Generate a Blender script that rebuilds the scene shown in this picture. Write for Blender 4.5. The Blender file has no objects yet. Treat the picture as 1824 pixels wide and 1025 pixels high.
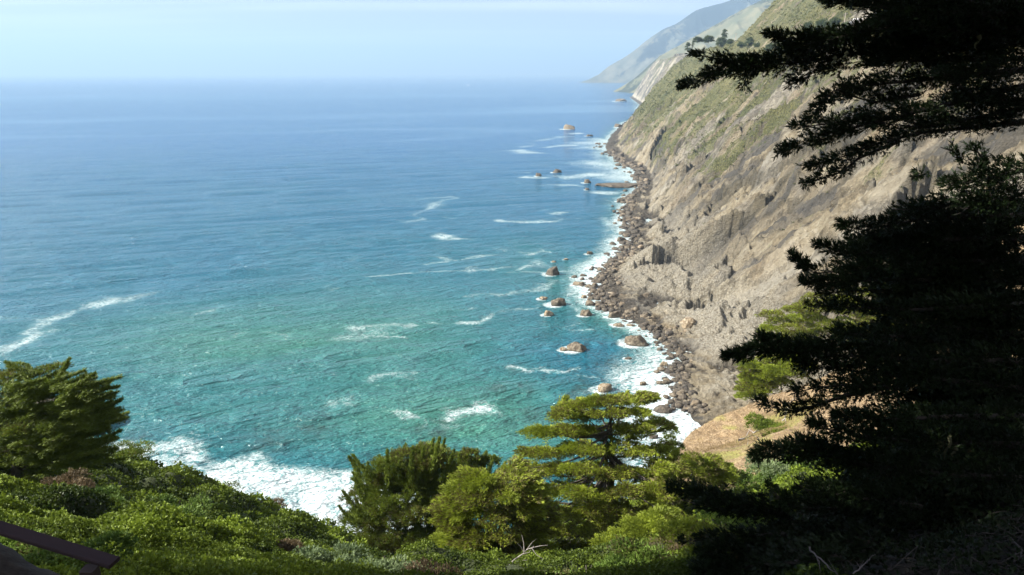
import bpy, math, random
import numpy as np
from mathutils import Vector, noise as mnoise
PI = math.pi
rng = np.random.default_rng(7)
random.seed(7)

# ------------------------------------------------------------ camera, world, sun
CAMZ = 100.0
F = 1317.0
PITCH = math.atan(382.0 / 1317.0)
sc = bpy.context.scene
col = sc.collection
cam_d = bpy.data.cameras.new("camera")
cam_d.sensor_width = 36.0
cam_d.lens = 36.0 * F / 1824.0
cam_d.clip_start = 0.1
cam_d.clip_end = 200000
cam = bpy.data.objects.new("camera", cam_d)
cam.location = (0, 0, CAMZ)
cam.rotation_euler = (PI / 2 - PITCH, 0, 0)
col.objects.link(cam)
sc.camera = cam

SUN_EL = math.radians(36)
SUN_AZ = math.radians(-93)          # clockwise from +Y: the sun stands over the sea on the left
to_sun = Vector((math.sin(SUN_AZ) * math.cos(SUN_EL), math.cos(SUN_AZ) * math.cos(SUN_EL), math.sin(SUN_EL)))
sd = bpy.data.lights.new("sun", 'SUN')
sd.energy = 5.0
sd.angle = math.radians(0.53)
sd.color = (1.0, 0.955, 0.87)
sun = bpy.data.objects.new("sun", sd)
sun.rotation_euler = (-to_sun).to_track_quat('-Z', 'Y').to_euler()
sun.location = (-200, 0, 300)
col.objects.link(sun)

world = bpy.data.worlds.new("World")
sc.world = world
world.use_nodes = True
wn, wl = world.node_tree.nodes, world.node_tree.links
wn.clear()
w_out = wn.new('ShaderNodeOutputWorld')
w_bg = wn.new('ShaderNodeBackground')
w_bg.inputs['Strength'].default_value = 0.055
sky = wn.new('ShaderNodeTexSky')
sky.sky_type = 'NISHITA'
sky.sun_disc = False
sky.sun_elevation = SUN_EL
sky.sun_rotation = SUN_AZ
sky.altitude = 100
sky.air_density = 1.0
sky.dust_density = 0.6
sky.ozone_density = 1.5
tc = wn.new('ShaderNodeTexCoord')
sep = wn.new('ShaderNodeSeparateXYZ')
wl.new(tc.outputs['Generated'], sep.inputs[0])
# thin cloud bands: project the direction on a flat cloud deck
mx = wn.new('ShaderNodeMath'); mx.operation = 'MAXIMUM'; mx.inputs[1].default_value = 0.02
wl.new(sep.outputs['Z'], mx.inputs[0])
ad = wn.new('ShaderNodeMath'); ad.operation = 'ADD'; ad.inputs[1].default_value = 0.04
wl.new(mx.outputs[0], ad.inputs[0])
dx = wn.new('ShaderNodeMath'); dx.operation = 'DIVIDE'
dy = wn.new('ShaderNodeMath'); dy.operation = 'DIVIDE'
wl.new(sep.outputs['X'], dx.inputs[0]); wl.new(ad.outputs[0], dx.inputs[1])
wl.new(sep.outputs['Y'], dy.inputs[0]); wl.new(ad.outputs[0], dy.inputs[1])
cmb = wn.new('ShaderNodeCombineXYZ')
wl.new(dx.outputs[0], cmb.inputs[0]); wl.new(dy.outputs[0], cmb.inputs[1])
cn = wn.new('ShaderNodeTexNoise')
cn.inputs['Scale'].default_value = 0.22; cn.inputs['Detail'].default_value = 6; cn.inputs['Roughness'].default_value = 0.55
cn.inputs['Distortion'].default_value = 0.4
cmap = wn.new('ShaderNodeMapping'); cmap.inputs['Scale'].default_value = (.55, 2.6, 1); wl.new(cmb.outputs[0], cmap.inputs[0]); wl.new(cmap.outputs[0], cn.inputs['Vector'])
cr = wn.new('ShaderNodeValToRGB')
cr.color_ramp.elements[0].position = 0.44; cr.color_ramp.elements[0].color = (0.08, 0.08, 0.08, 1)
cr.color_ramp.elements[1].position = 0.62; cr.color_ramp.elements[1].color = (0.85, 0.85, 0.85, 1)
wl.new(cn.outputs['Fac'], cr.inputs[0])
mixc = wn.new('ShaderNodeMix'); mixc.data_type = 'RGBA'
mixc.inputs[7].default_value = (7.8, 7.5, 7.8, 1)
wl.new(cr.outputs[0], mixc.inputs[0]); skt = wn.new('ShaderNodeMix'); skt.data_type = 'RGBA'; skt.blend_type = 'MULTIPLY'; skt.inputs[0].default_value = 1.0
skt.inputs[7].default_value = (.80, .66, .78, 1); wl.new(sky.outputs[0], skt.inputs[6]); wl.new(skt.outputs[2], mixc.inputs[6])
wl.new(mixc.outputs[2], w_bg.inputs[0])
wl.new(w_bg.outputs[0], w_out.inputs[0])

sc.view_settings.view_transform = 'Standard'
sc.view_settings.look = 'None'
sc.view_settings.exposure = 1.52
sc.view_settings.gamma = 1
sc.view_settings.use_curve_mapping = False
sc.cycles.max_bounces = 6
sc.cycles.diffuse_bounces = 2
sc.cycles.glossy_bounces = 2
sc.cycles.transmission_bounces = 2
sc.cycles.transparent_max_bounces = 4
sc.cycles.volume_bounces = 0
sc.cycles.use_denoising = True

# ------------------------------------------------------------ helpers
cp, sp = math.cos(PITCH), math.sin(PITCH)
def ray(px, py):
    u = (np.asarray(px, float) - 912) / F
    v = (512.5 - np.asarray(py, float)) / F
    return u, cp + v * sp, -sp + v * cp
def at(px, py, Y):                      # the point of that sight line at distance Y
    dx_, dy_, dz_ = ray(px, py)
    t = Y / dy_
    return np.stack([dx_ * t, dy_ * t, CAMZ + dz_ * t], -1)
def on_sea(px, py, z=0.0):
    dx_, dy_, dz_ = ray(px, py)
    t = (z - CAMZ) / dz_
    return np.stack([dx_ * t, dy_ * t, np.zeros_like(dx_ * t) + z], -1)

_perm = rng.permutation(512)
_perm = np.concatenate([_perm, _perm])
_val = rng.random(512) * 2 - 1
def vnoise(x, y, seed=0):
    x = np.asarray(x, float); y = np.asarray(y, float)
    xi = np.floor(x).astype(np.int64); yi = np.floor(y).astype(np.int64)
    fx = x - xi; fy = y - yi
    fx = fx * fx * fx * (fx * (fx * 6 - 15) + 10); fy = fy * fy * fy * (fy * (fy * 6 - 15) + 10)
    def h(a, b):
        return _val[_perm[(_perm[(a + seed * 37) & 511] + b) & 511] & 511]
    a = h(xi, yi); b = h(xi + 1, yi); c = h(xi, yi + 1); d = h(xi + 1, yi + 1)
    return (a + (b - a) * fx) * (1 - fy) + (c + (d - c) * fx) * fy
def fbm(x, y, o=4, seed=0, g=0.5):
    s = 0; a = 1.0; n = 0
    for i in range(o):
        s = s + a * vnoise(x * 2 ** i, y * 2 ** i, seed + i * 3); n += a; a *= g
    return s / n
def ridged(x, y, o=4, seed=0):
    s = 0; a = 1.0; n = 0
    for i in range(o):
        s = s + a * (1 - np.abs(vnoise(x * 2 ** i, y * 2 ** i, seed + i * 5)) * 2); n += a; a *= 0.5
    return s / n
def facets(x, y, cell, seed):
    """broken rock: cells, each a plane tilted its own way; returns height, a value per cell, distance to the crack"""
    gx = x / cell; gy = y / cell; xi = np.floor(gx).astype(np.int64); yi = np.floor(gy).astype(np.int64)
    def h(a, b, k): return _val[_perm[_perm[(a + seed * 31) & 511] + ((b + k * 17) & 511) & 1023] & 511]
    F1 = np.full(gx.shape, 9.0); F2 = F1.copy(); H = F1 * 0; Vv = F1 * 0
    for i in (-1, 0, 1):
        for j in (-1, 0, 1):
            cx = xi + i; cy = yi + j
            px = cx + .5 + .48 * h(cx, cy, 1); py = cy + .5 + .48 * h(cx, cy, 2)
            dx = gx - px; dy = gy - py; d = np.hypot(dx, dy)
            hh = h(cx, cy, 3) * dx + h(cx, cy, 4) * dy + .35 * h(cx, cy, 5); m = d < F1
            F2 = np.where(m, F1, np.minimum(F2, d)); H = np.where(m, hh, H); Vv = np.where(m, h(cx, cy, 6), Vv); F1 = np.where(m, d, F1)
    return H * cell, Vv, F2 - F1
def sstep(a, b, x):
    t = np.clip((x - a) / (b - a), 0, 1)
    return t * t * (3 - 2 * t)

def tag(o, label=None, cat=None, group=None, kind=None):
    if label: o['label'] = label
    if cat: o['category'] = cat
    if group: o['group'] = group
    if kind: o['kind'] = kind
    return o
def empty(name, loc=(0, 0, 0)):
    o = bpy.data.objects.new(name, None)
    o.location = tuple(float(v) for v in loc)
    col.objects.link(o)
    return o
def mesh_obj(name, V, Fc, mat, parent=None, attrs=None, smooth=True, origin=None):
    V = np.asarray(V, np.float32)
    if parent is not None: V = V - np.array(parent.location, np.float32)
    elif origin is not None: V = V - np.asarray(origin, np.float32)
    Fc = np.asarray(Fc, np.int32)
    k = Fc.shape[1]
    me = bpy.data.meshes.new(name)
    me.vertices.add(len(V)); me.vertices.foreach_set('co', V.ravel())
    me.loops.add(Fc.size); me.loops.foreach_set('vertex_index', Fc.ravel())
    me.polygons.add(len(Fc))
    me.polygons.foreach_set('loop_start', np.arange(0, Fc.size, k, dtype=np.int32))
    me.polygons.foreach_set('loop_total', np.full(len(Fc), k, np.int32))
    me.polygons.foreach_set('use_smooth', np.full(len(Fc), smooth, bool))
    for n, a in (attrs or {}).items():
        at_ = me.attributes.new(n, 'FLOAT', 'POINT'); at_.data.foreach_set('value', np.asarray(a, np.float32).ravel())
    me.materials.append(mat)
    me.update(calc_edges=True)
    o = bpy.data.objects.new(name, me)
    if parent is not None: o.parent = parent
    elif origin is not None: o.location = tuple(float(v) for v in origin)
    col.objects.link(o)
    return o
def grid_faces(nr, nc):
    i = np.arange(nr - 1)[:, None] * nc + np.arange(nc - 1)[None, :]
    i = i.ravel()
    return np.stack([i, i + 1, i + nc + 1, i + nc], -1)

class Geo:                               # collects quads
    def __init__(s): s.V = []; s.F = []; s.n = 0; s.T = []
    def add(s, V, Fc, t=0.5):
        V = np.asarray(V, float); s.V.append(V); s.F.append(np.asarray(Fc) + s.n); s.n += len(V)
        s.T.append(np.zeros(len(V)) + t)
    def tube(s, pts, rad, k=7, t=0.5, rough=0.0):
        pts = np.asarray(pts, float); rad = np.zeros(len(pts)) + rad
        tg = np.gradient(pts, axis=0); tg /= np.linalg.norm(tg, axis=1)[:, None] + 1e-9
        up = np.array([0.13, 0.21, 0.97]); 
        if abs(tg[0] @ up) > 0.9: up = np.array([1.0, 0.1, 0.05])
        a = np.cross(tg, up); a /= np.linalg.norm(a, axis=1)[:, None] + 1e-9
        b = np.cross(tg, a)
        th = np.arange(k) * 2 * PI / k
        r = rad[:, None] * (1 + rough * (rng.random((len(pts), k)) - 0.5))
        V = pts[:, None] + (a[:, None] * np.cos(th)[None, :, None] + b[:, None] * np.sin(th)[None, :, None]) * r[..., None]
        V = V.reshape(-1, 3)
        i = np.arange(len(pts) - 1)[:, None] * k; j = np.arange(k)[None, :]; j2 = (j + 1) % k
        Fc = np.stack([i + j, i + j2, i + k + j2, i + k + j], -1).reshape(-1, 4)
        s.add(V, Fc, t)
    def box(s, c, sx, sy, sz, ang=0, t=0.5):
        x, y, z = sx / 2, sy / 2, sz / 2
        v = np.array([[a, b, d] for a in (-x, x) for b in (-y, y) for d in (-z, z)], float)
        ca, sa = math.cos(ang), math.sin(ang)
        v = np.stack([v[:, 0] * ca - v[:, 1] * sa, v[:, 0] * sa + v[:, 1] * ca, v[:, 2]], -1) + np.asarray(c, float)
        s.add(v, [[0, 1, 3, 2], [4, 6, 7, 5], [0, 4, 5, 1], [2, 3, 7, 6], [0, 2, 6, 4], [1, 5, 7, 3]], t)
    def build(s, name, mat, parent=None, smooth=True, origin=None):
        return mesh_obj(name, np.concatenate(s.V), np.concatenate(s.F), mat, parent, {'tint': np.concatenate(s.T)}, smooth, origin)

def unit(v): return v / (np.linalg.norm(v, axis=-1, keepdims=True) + 1e-9)
def shoots(g, P, D, L, W, nb=4, tint=None, spread=0.55):
    """leafy twigs: a central blade and side blades, each a narrow diamond"""
    N = len(P)
    if N == 0: return
    D = unit(D)
    L = np.zeros(N) + L; W = np.zeros(N) + W
    tint = rng.random(N) if tint is None else np.clip(tint + (rng.random(N) - 0.5) * 0.35, 0, 1)
    R = unit(np.cross(D, unit(rng.normal(size=(N, 3)))))
    R2 = np.cross(D, R)
    Vs = []; Ts = []
    for b in range(nb):
        if b == 0:
            d = D; base = P; l = L; w = W
        else:
            ang = rng.random(N) * 2 * PI if nb > 4 else np.full(N, b * 2 * PI / (nb - 1)) + rng.random(N) * .8
            side = R * np.cos(ang)[:, None] + R2 * np.sin(ang)[:, None]
            d = unit(D + side * (spread * (0.7 + 0.6 * rng.random(N)))[:, None])
            base = P + D * (L * (0.08 + 0.5 * rng.random(N)))[:, None]
            l = L * (0.45 + 0.3 * rng.random(N)); w = W * 0.8
        s = unit(np.cross(d, R + 0.3 * R2))
        q = np.stack([base, base + d * (l * .45)[:, None] + s * w[:, None], base + d * l[:, None], base + d * (l * .45)[:, None] - s * w[:, None]], 1)
        Vs.append(q.reshape(-1, 3)); Ts.append(np.repeat(tint, 4))
    V = np.concatenate(Vs); n = len(V) // 4
    g.V.append(V); g.F.append(np.arange(n * 4).reshape(n, 4) + g.n); g.n += len(V); g.T.append(np.concatenate(Ts))

def inpoly(x, y, poly):
    poly = np.asarray(poly, float); c = np.zeros(len(x), bool)
    j = len(poly) - 1
    for i in range(len(poly)):
        xi, yi = poly[i]; xj, yj = poly[j]
        m = ((yi > y) != (yj > y)) & (x < (xj - xi) * (y - yi) / (yj - yi + 1e-9) + xi)
        c ^= m; j = i
    return c
def seg_dist(P, poly):
    """distance of 2-D points to a polyline"""
    P = P[..., :2]; poly = np.asarray(poly)[:, :2]
    best = np.full(P.shape[:-1], 1e9)
    for a, b in zip(poly[:-1], poly[1:]):
        ab = b - a; t = np.clip(((P - a) @ ab) / (ab @ ab + 1e-9), 0, 1)
        d = np.hypot(P[..., 0] - (a[0] + t * ab[0]), P[..., 1] - (a[1] + t * ab[1]))
        best = np.minimum(best, d)
    return best

# ------------------------------------------------------------ material helpers
class NT:
    def __init__(s, name):
        s.m = bpy.data.materials.new(name); s.m.use_nodes = True
        s.t = s.m.node_tree; s.n = s.t.nodes; s.l = s.t.links
        s.b = s.n['Principled BSDF']; s.out = s.n['Material Output']
    def node(s, typ, ins=None, **kw):
        n = s.n.new(typ)
        for k, v in kw.items(): setattr(n, k, v)
        for k, v in (ins or {}).items():
            if isinstance(v, bpy.types.NodeSocket): s.l.new(v, n.inputs[k])
            else: n.inputs[k].default_value = v
        return n
    def math(s, op, a, b=0.0, c=None, clamp=False):
        ins = {0: a, 1: b}
        if c is not None: ins[2] = c
        n = s.node('ShaderNodeMath', ins, operation=op); n.use_clamp = clamp
        return n.outputs[0]
    def mix(s, f, a, b):
        n = s.node('ShaderNodeMix', None, data_type='RGBA')
        for k, v in ((0, f), (6, a), (7, b)):
            if isinstance(v, bpy.types.NodeSocket): s.l.new(v, n.inputs[k])
            else: n.inputs[k].default_value = v if k == 0 else (*v, 1) if len(v) == 3 else v
        return n.outputs[2]
    def noise(s, vec, scale, detail=4, rough=0.5, dist=0.0, col=False):
        n = s.node('ShaderNodeTexNoise', {'Vector': vec, 'Scale': scale, 'Detail': detail, 'Roughness': rough, 'Distortion': dist})
        return n.outputs['Color' if col else 'Fac']
    def pos(s): return s.node('ShaderNodeNewGeometry').outputs['Position']
    def scaled(s, vec, sc_, rot=(0, 0, 0)):
        return s.node('ShaderNodeMapping', {'Vector': vec, 'Scale': sc_, 'Rotation': rot}).outputs[0]
    def turned(s, vec, rot, sc_):
        r = s.node('ShaderNodeMapping', {'Vector': vec, 'Rotation': rot}).outputs[0]
        return s.node('ShaderNodeMapping', {'Vector': r, 'Scale': sc_}).outputs[0]
    def attr(s, name): return s.node('ShaderNodeAttribute', attribute_name=name).outputs['Fac']
    def ramp(s, f, stops):
        n = s.node('ShaderNodeValToRGB', {0: f}); e = n.color_ramp.elements
        while len(e) < len(stops): e.new(0.5)
        for i, (p, c) in enumerate(stops):
            e[i].position = p; e[i].color = (*c, 1) if not isinstance(c, (int, float)) else (c, c, c, 1)
        return n.outputs[0]
    def sm(s, a, b, x):
        n = s.node('ShaderNodeMapRange', {0: x, 1: a, 2: b, 3: 0.0, 4: 1.0}, interpolation_type='SMOOTHSTEP')
        return n.outputs[0]
    def setp(s, **kw):
        for k, v in kw.items():
            k = k.replace('_', ' ')
            if isinstance(v, bpy.types.NodeSocket): s.l.new(v, s.b.inputs[k])
            else: s.b.inputs[k].default_value = (*v, 1) if isinstance(v, tuple) and len(v) == 3 else v
        return s.m

def leaf_mat(name, c_dark, c_light, rough=0.55, transl=0.25, dead=(0.10, 0.07, 0.035), nscale=0.8):
    t = NT(name)
    f = t.attr('tint')
    big = t.noise(t.pos(), nscale, 3)
    c = t.mix(t.math('ADD', t.math('MULTIPLY', f, 0.65), t.math('MULTIPLY', t.sm(.35, .65, big), .35)), c_dark, c_light)
    c = t.mix(t.math('MULTIPLY', t.sm(.955, .985, f), .8), c, dead)
    t.setp(Base_Color=c, Roughness=rough)
    t.b.inputs['Specular IOR Level'].default_value = 0.25
    tr = t.node('ShaderNodeBsdfTranslucent', {'Color': c})
    ms = t.node('ShaderNodeMixShader', {0: transl, 1: t.b.outputs[0], 2: tr.outputs[0]})
    t.l.new(ms.outputs[0], t.out.inputs[0])
    return t.m
def bark_mat(name, a, b, sc_=6):
    t = NT(name)
    n = t.noise(t.scaled(t.pos(), (1, 1, .25)), sc_, 5, .65)
    bp = t.node('ShaderNodeBump', {'Height': n, 'Strength': .6, 'Distance': .05})
    t.setp(Base_Color=t.mix(t.sm(.3, .7, n), a, b), Roughness=.9)
    t.l.new(bp.outputs[0], t.b.inputs['Normal'])
    return t.m
def simple_mat(name, c, rough=.6, var=.15, scale=4, metal=0):
    t = NT(name)
    n = t.noise(t.pos(), scale, 4)
    t.setp(Base_Color=t.mix(n, tuple(v * (1 - var) for v in c), tuple(min(1, v * (1 + var)) for v in c)), Roughness=rough, Metallic=metal)
    return t.m

M_CYP = leaf_mat('cypress_foliage', (0.055, 0.08, 0.010), (0.36, 0.43, 0.045))
M_CYPD = leaf_mat('dense_cypress_foliage', (0.030, 0.050, 0.009), (0.20, 0.26, 0.035))
M_SHADE = leaf_mat('shaded_cypress_foliage', (0.006, 0.013, 0.004), (0.019, 0.035, 0.008), transl=.12)  # deep shade is put into this near-black leaf colour
M_GC = leaf_mat('ground_cover_leaves', (0.016, 0.034, 0.006), (0.25, 0.33, 0.035), dead=(.13, .08, .04), nscale=.25)
M_BUSH = leaf_mat('bright_shrub_leaves', (0.06, 0.11, 0.02), (0.22, 0.32, 0.06))
M_SAGE = leaf_mat('sage_shrub_leaves', (0.11, 0.16, 0.07), (0.33, 0.40, 0.20))
M_DRY = leaf_mat('dry_shrub_leaves', (0.10, 0.075, 0.04), (0.24, 0.18, 0.10))
M_FAR = leaf_mat('distant_tree_foliage', (0.05, 0.075, 0.035), (0.17, 0.20, 0.08))
M_BARK = bark_mat('grey_brown_bark', (0.05, 0.04, 0.03), (0.14, 0.12, 0.10))
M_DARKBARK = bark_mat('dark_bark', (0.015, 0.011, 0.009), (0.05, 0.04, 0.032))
M_DEAD = bark_mat('bleached_wood', (0.22, 0.19, 0.16), (0.45, 0.41, 0.37))
M_GREYW = bark_mat('grey_weathered_wood', (0.06, 0.05, 0.05), (0.17, 0.15, 0.15))

# ------------------------------------------------------------ coast line (shore pixels laid on the sea)
shore_px = [(1262, 770), (1240, 748), (1216, 715), (1212, 690), (1212, 650), (1200, 625), (1165, 598), (1120, 572), (1085, 548), (1072, 520), (1066, 495), (1090, 470),
            (1118, 445), (1128, 415), (1112, 385), (1118, 352), (1142, 338), (1132, 305), (1100, 285), (1078, 262), (1090, 240), (1112, 218)]
SH = on_sea(*np.array(shore_px, float).T)[:, :2]
SH = np.vstack([[44, 60], [50, 120], [54, 170], SH, [345, 1900], [352, 2150], [420, 2500], [520, 3400]])
o_ = np.argsort(SH[:, 1]); SH = SH[o_]
def xc(Y): return np.interp(Y, SH[:, 1], SH[:, 0])
_sy = np.array([60, 150, 250, 350, 450, 600, 800, 1000, 1250, 1500, 1700, 1900, 2150, 2500, 3400.])
_sx = np.array([42, 50, 58, 52, 66, 92, 112, 128, 160, 212, 262, 335, 350, 420, 520.])
def xs(Y): return np.interp(Y, _sy, _sx)

def cliff_z(t, Y, x):
    wa = np.interp(Y, [60, 180, 260, 330, 420, 520, 700, 900, 1400, 3000], [18, 22, 30, 40, 32, 20, 16, 12, 14, 10])
    wa = wa + 5 * fbm(Y / 45, t * 0, 3, 2)
    m = np.interp(Y, [60, 250, 500, 900, 1300, 1800, 2050, 2500], [0.92, 0.98, 1.06, 1.12, 1.16, 1.2, 1.7, 1.7])
    apr = np.clip(t, -20, None) * 0.17 + 0.3
    za = wa * .17
    # gullies and buttresses that run down the slope
    warp = 16 * fbm(t / 90, Y / 120, 3, 5)
    rg = ridged((Y + warp + t * .25) / 75, t / 420, 3, 11)
    rg2 = ridged((Y + warp + t * .25) / 21, t / 85, 4, 12)
    big = fbm(Y / 260, t / 330, 3, 17)
    slope = za + m * (t - wa) * (1 - .10 * np.clip((t - 60) / 200, 0, 1)) + sstep(0, 90, t - wa) * (9 * (rg - .35) + 9 * big) + sstep(0, 25, t - wa) * 3.0 * (rg2 - .4)
    zT = np.interp(Y, [60, 500, 700, 950, 1250, 1500, 1750, 2050, 2400, 3400], [185, 168, 152, 134, 133, 128, 118, 142, 150, 150])
    ter = zT + .06 * (t - 120) + 3 * fbm(Y / 90, t / 60, 3, 21)
    d = slope - ter
    z1 = np.where(t < wa, apr, slope)
    z1 = np.maximum(z1, np.minimum(apr, za + (t - wa) * .3)) 
    k = 6.0
    z1 = -np.logaddexp(-np.clip(z1, -50, 900) / k, -ter / k) * k
    # hill above the coast road
    hy = sstep(1260, 1120, Y)
    nose = np.interp(Y, [60, 600, 900, 1120, 1200, 1300], [190, 205, 185, 172, 215, 400])
    hill = np.clip(t - nose, 0, None)
    hz = np.minimum(hill * 1.0, 22 + hill * .62) * hy
    hz = hz + sstep(10, 90, hz) * 10 * (ridged((Y + t * .3) / 110, t / 300, 4, 31) - .4)
    back = np.clip(t - 260, 0, None) * .22 * sstep(1200, 1350, Y)
    z = z1 + hz + back
    rk = sstep(8, 30, t)
    z = z + rk * (1.7 * fbm(x / 4.5, Y / 4.5, 4, 41) + 1.1 * (1 - 2 * np.abs(vnoise(x / 3.1, Y / 4.2, 48)))  + 3.2 * (ridged(x / 19, Y / 26, 4, 43) - .4))
    # a few jutting crags
    for (cy, ct, r, hh) in [(470, 112, 16, 9), (415, 75, 12, 6), (560, 130, 22, 10), (640, 70, 20, 7), (360, 95, 14, 6), (760, 100, 28, 8), (520, 60, 14, 5)]:
        q_ = np.maximum(np.abs(t - ct) / (r * 2.2), np.abs(Y + (t - ct) * .35 - cy) / r)
        z = z + .6 * hh * sstep(1.0, .25, q_) * (.6 + .6 * ridged(x / 9, Y / 9, 3, 47))
    # blocky apron
    ap = sstep(-2, 6, t) * (1 - sstep(wa, wa + 25, t))
    z = z + ap * (1.6 * ridged(x / 5.5, Y / 7, 3, 45) * .5 + .7 * vnoise(x / 1.8, Y / 1.8, 46))
    return z, wa

# ------------------------------------------------------------ cliff
nY, nT = 1150, 430
Yv = np.concatenate([np.geomspace(110, 1400, 1000), np.geomspace(1405, 3300, 150)])
Tv = np.concatenate([np.linspace(-14, 60, 130), np.linspace(60.6, 240, 190), np.linspace(241.5, 900, 110)])
YY, TT = np.meshgrid(Yv, Tv, indexing='ij')
w_ = sstep(0, 60, TT)
xcn = xc(YY) + 2.5 * fbm(YY / 14, YY * 0, 3, 51) + 1.2 * fbm(YY / 4, TT / 6, 2, 52)
XX = xcn * (1 - w_) + xs(YY) * w_ + TT
ZZ, WA = cliff_z(TT, YY, XX)
ZZ = np.where(TT < 0, TT * .35 + .25, ZZ)
veg0 = fbm((YY + TT * .3) / 16, TT / 75, 5, 71, .6) * .75 + .55 * fbm(YY / 140, TT / 110, 3, 72)
veg0 = veg0 + np.interp(YY, [200, 420, 600, 850, 1200, 1700, 2000], [-.42, -.22, .1, .42, .52, .44, -.1]) + .42 * sstep(55, 170, TT) * sstep(350, 700, YY) + .1 * sstep(90, 190, TT) - .5 * (1 - sstep(15, 60, TT)) + .45 * np.exp(-((YY - 400) / 110) ** 2 - ((TT - 150) / 40) ** 2)
wy = YY + 9 * fbm(YY / 30, TT / 30, 3, 81) + TT * .30; wt = TT * .62 + 9 * fbm(YY / 30, TT / 30, 3, 82)
h1, c1, e1_ = facets(wy, wt, 46, 1); h2, c2, e2_ = facets(wy + 2.5 * fbm(YY / 7, TT / 7, 3, 83), wt + 2.5 * fbm(YY / 7, TT / 7, 3, 84), 15, 2); h3, c3, e3_ = facets(wy + fbm(YY / 3, TT / 3, 2, 85), TT + fbm(YY / 3, TT / 3, 2, 86), 5.0, 3)
rk_ = sstep(6, 30, TT) * (1 - .55 * sstep(.15, .5, veg0)) * (1 - .5 * sstep(1300, 1900, YY))
ZZ = ZZ + rk_ * (h1 * .32 + h2 * .36) + sstep(0, 5, TT) * (.35 + .65 * sstep(0, 40, TT)) * h3 * .30 * (1 - .5 * sstep(.15, .5, veg0))
ZZ = ZZ - rk_ * (1.2 * sstep(.2, 0, e1_) + .6 * sstep(.22, 0, e2_))
XXd = XX - sstep(20, 50, TT) * (2.2 * (ridged(YY / 11, ZZ / 16, 4, 61) - .4))
veg = veg0 - .22 * sstep(.1, .5, c1) + .1 * c2
wet = 1 - sstep(.5, 1.6, ZZ + 1.5 * fbm(XX / 7, YY / 7, 4, 73) - np.interp(YY, [260, 330, 470, 520, 900], [0, .9, .9, 2.2, 3.5]))
pale = sstep(1.5, 4, ZZ) * (1 - sstep(WA * .8, WA + 26, TT)) * np.interp(YY, [150, 230, 420, 600, 900], [.9, 1, .85, .35, .1])
ochre = sstep(.2, .5, fbm(YY / 50, TT / 40, 4, 74) + .25 * np.exp(-((TT - 165) / 60) ** 2))
ochre = np.maximum(ochre, np.exp(-((YY - 1100) / 70) ** 2 - ((TT - 195) / 35) ** 2) * 1.3)
grey = np.maximum(sstep(.15, .40, .35 * c1 + .25 * c2 + fbm((YY + TT * .2) / 45, TT / 60, 5, 75, .6) + .06), sstep(1700, 2000, YY))
pale = np.maximum(pale, sstep(1900, 2050, YY) * (1 - sstep(6, 24, ZZ + 20 * fbm(YY / 30, TT / 30, 3, 76))))

def rock_land_mat(name):
    t = NT(name)
    p = t.pos()
    fall = t.turned(p, (0, math.radians(45), 0), (.22, 1, 1))      # long axis down the slope
    n1 = t.noise(p, .30, 9, .72)
    n2 = t.noise(p, .06, 5, .6)
    n3 = t.noise(p, 1.3, 6, .75)
    st = t.noise(fall, .16, 6, .66, .4)
    mixn = t.math('ADD', t.math('MULTIPLY', n1, .55), t.math('MULTIPLY', st, .45))
    base = t.ramp(mixn, [(.34, (.13, .10, .065)), (.44, (.29, .23, .145)), (.54, (.43, .355, .235)), (.66, (.62, .54, .40))])
    greyc = t.ramp(mixn, [(.36, (.10, .09, .078)), (.5, (.24, .215, .18)), (.66, (.46, .43, .37))])
    c = t.mix(t.math('MULTIPLY', t.attr('grey'), .85), base, greyc)
    och = t.ramp(n3, [(.35, (.28, .18, .085)), (.65, (.48, .35, .20))])
    c = t.mix(t.math('MULTIPLY', t.attr('ochre'), .45), c, och)
    cellv = t.attr('cell')
    c = t.mix(t.sm(.52, .10, cellv), c, (.125, .112, .10))
    c = t.mix(t.math('MULTIPLY', t.sm(.5, .95, cellv), .55), c, (.66, .59, .46))
    c = t.mix(t.math('MULTIPLY', t.attr('crack'), .7), c, (.08, .07, .055))
    vg = t.math('ADD', t.attr('veg'), t.math('ADD', t.math('MULTIPLY', t.math('SUBTRACT', n1, .5), 1.5), t.math('MULTIPLY', t.math('SUBTRACT', st, .5), 2.2)))
    vgm = t.sm(.05, .34, vg)
    vc = t.ramp(n2, [(.35, (.12, .145, .04)), (.55, (.22, .22, .07)), (.72, (.34, .31, .11))])
    vc = t.mix(t.sm(.42, .60, n3), vc, (.05, .06, .025))
    c = t.mix(t.math('MULTIPLY', vgm, .82), c, vc)
    c = t.mix(.14, c, (.10, .105, .05))
    pc = t.ramp(n3, [(.36, (.19, .16, .115)), (.5, (.44, .395, .30)), (.66, (.72, .67, .55))])
    c = t.mix(t.math('MULTIPLY', t.attr('pale'), .85), c, pc)
    # loose pale stones and dark clefts
    c = t.mix(t.math('MULTIPLY', t.sm(.60, .70, n3), .55), c, (.62, .58, .49))
    c = t.mix(t.math('MULTIPLY', t.sm(.40, .30, n3), .6), c, (.07, .06, .05))
    wc = t.ramp(n3, [(.36, (.04, .034, .028)), (.52, (.10, .085, .066)), (.68, (.20, .175, .13))])
    c = t.mix(t.math('MULTIPLY', t.attr('wet'), .92), c, wc)
    vo = t.node('ShaderNodeTexVoronoi', {'Vector': p, 'Scale': .45, 'Randomness': 1.0})
    h = t.math('ADD', t.math('ADD', t.math('MULTIPLY', n1, 2.4), t.math('MULTIPLY', n3, .9)), t.math('ADD', t.math('MULTIPLY', vo.outputs['Distance'], -.5), t.math('MULTIPLY', st, 2.0)))
    bp = t.node('ShaderNodeBump', {'Height': h, 'Strength': 1.0, 'Distance': 2.4})
    t.setp(Base_Color=c, Roughness=.9)
    t.b.inputs['Specular IOR Level'].default_value = .2
    t.l.new(bp.outputs[0], t.b.inputs['Normal'])
    return t.m
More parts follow.
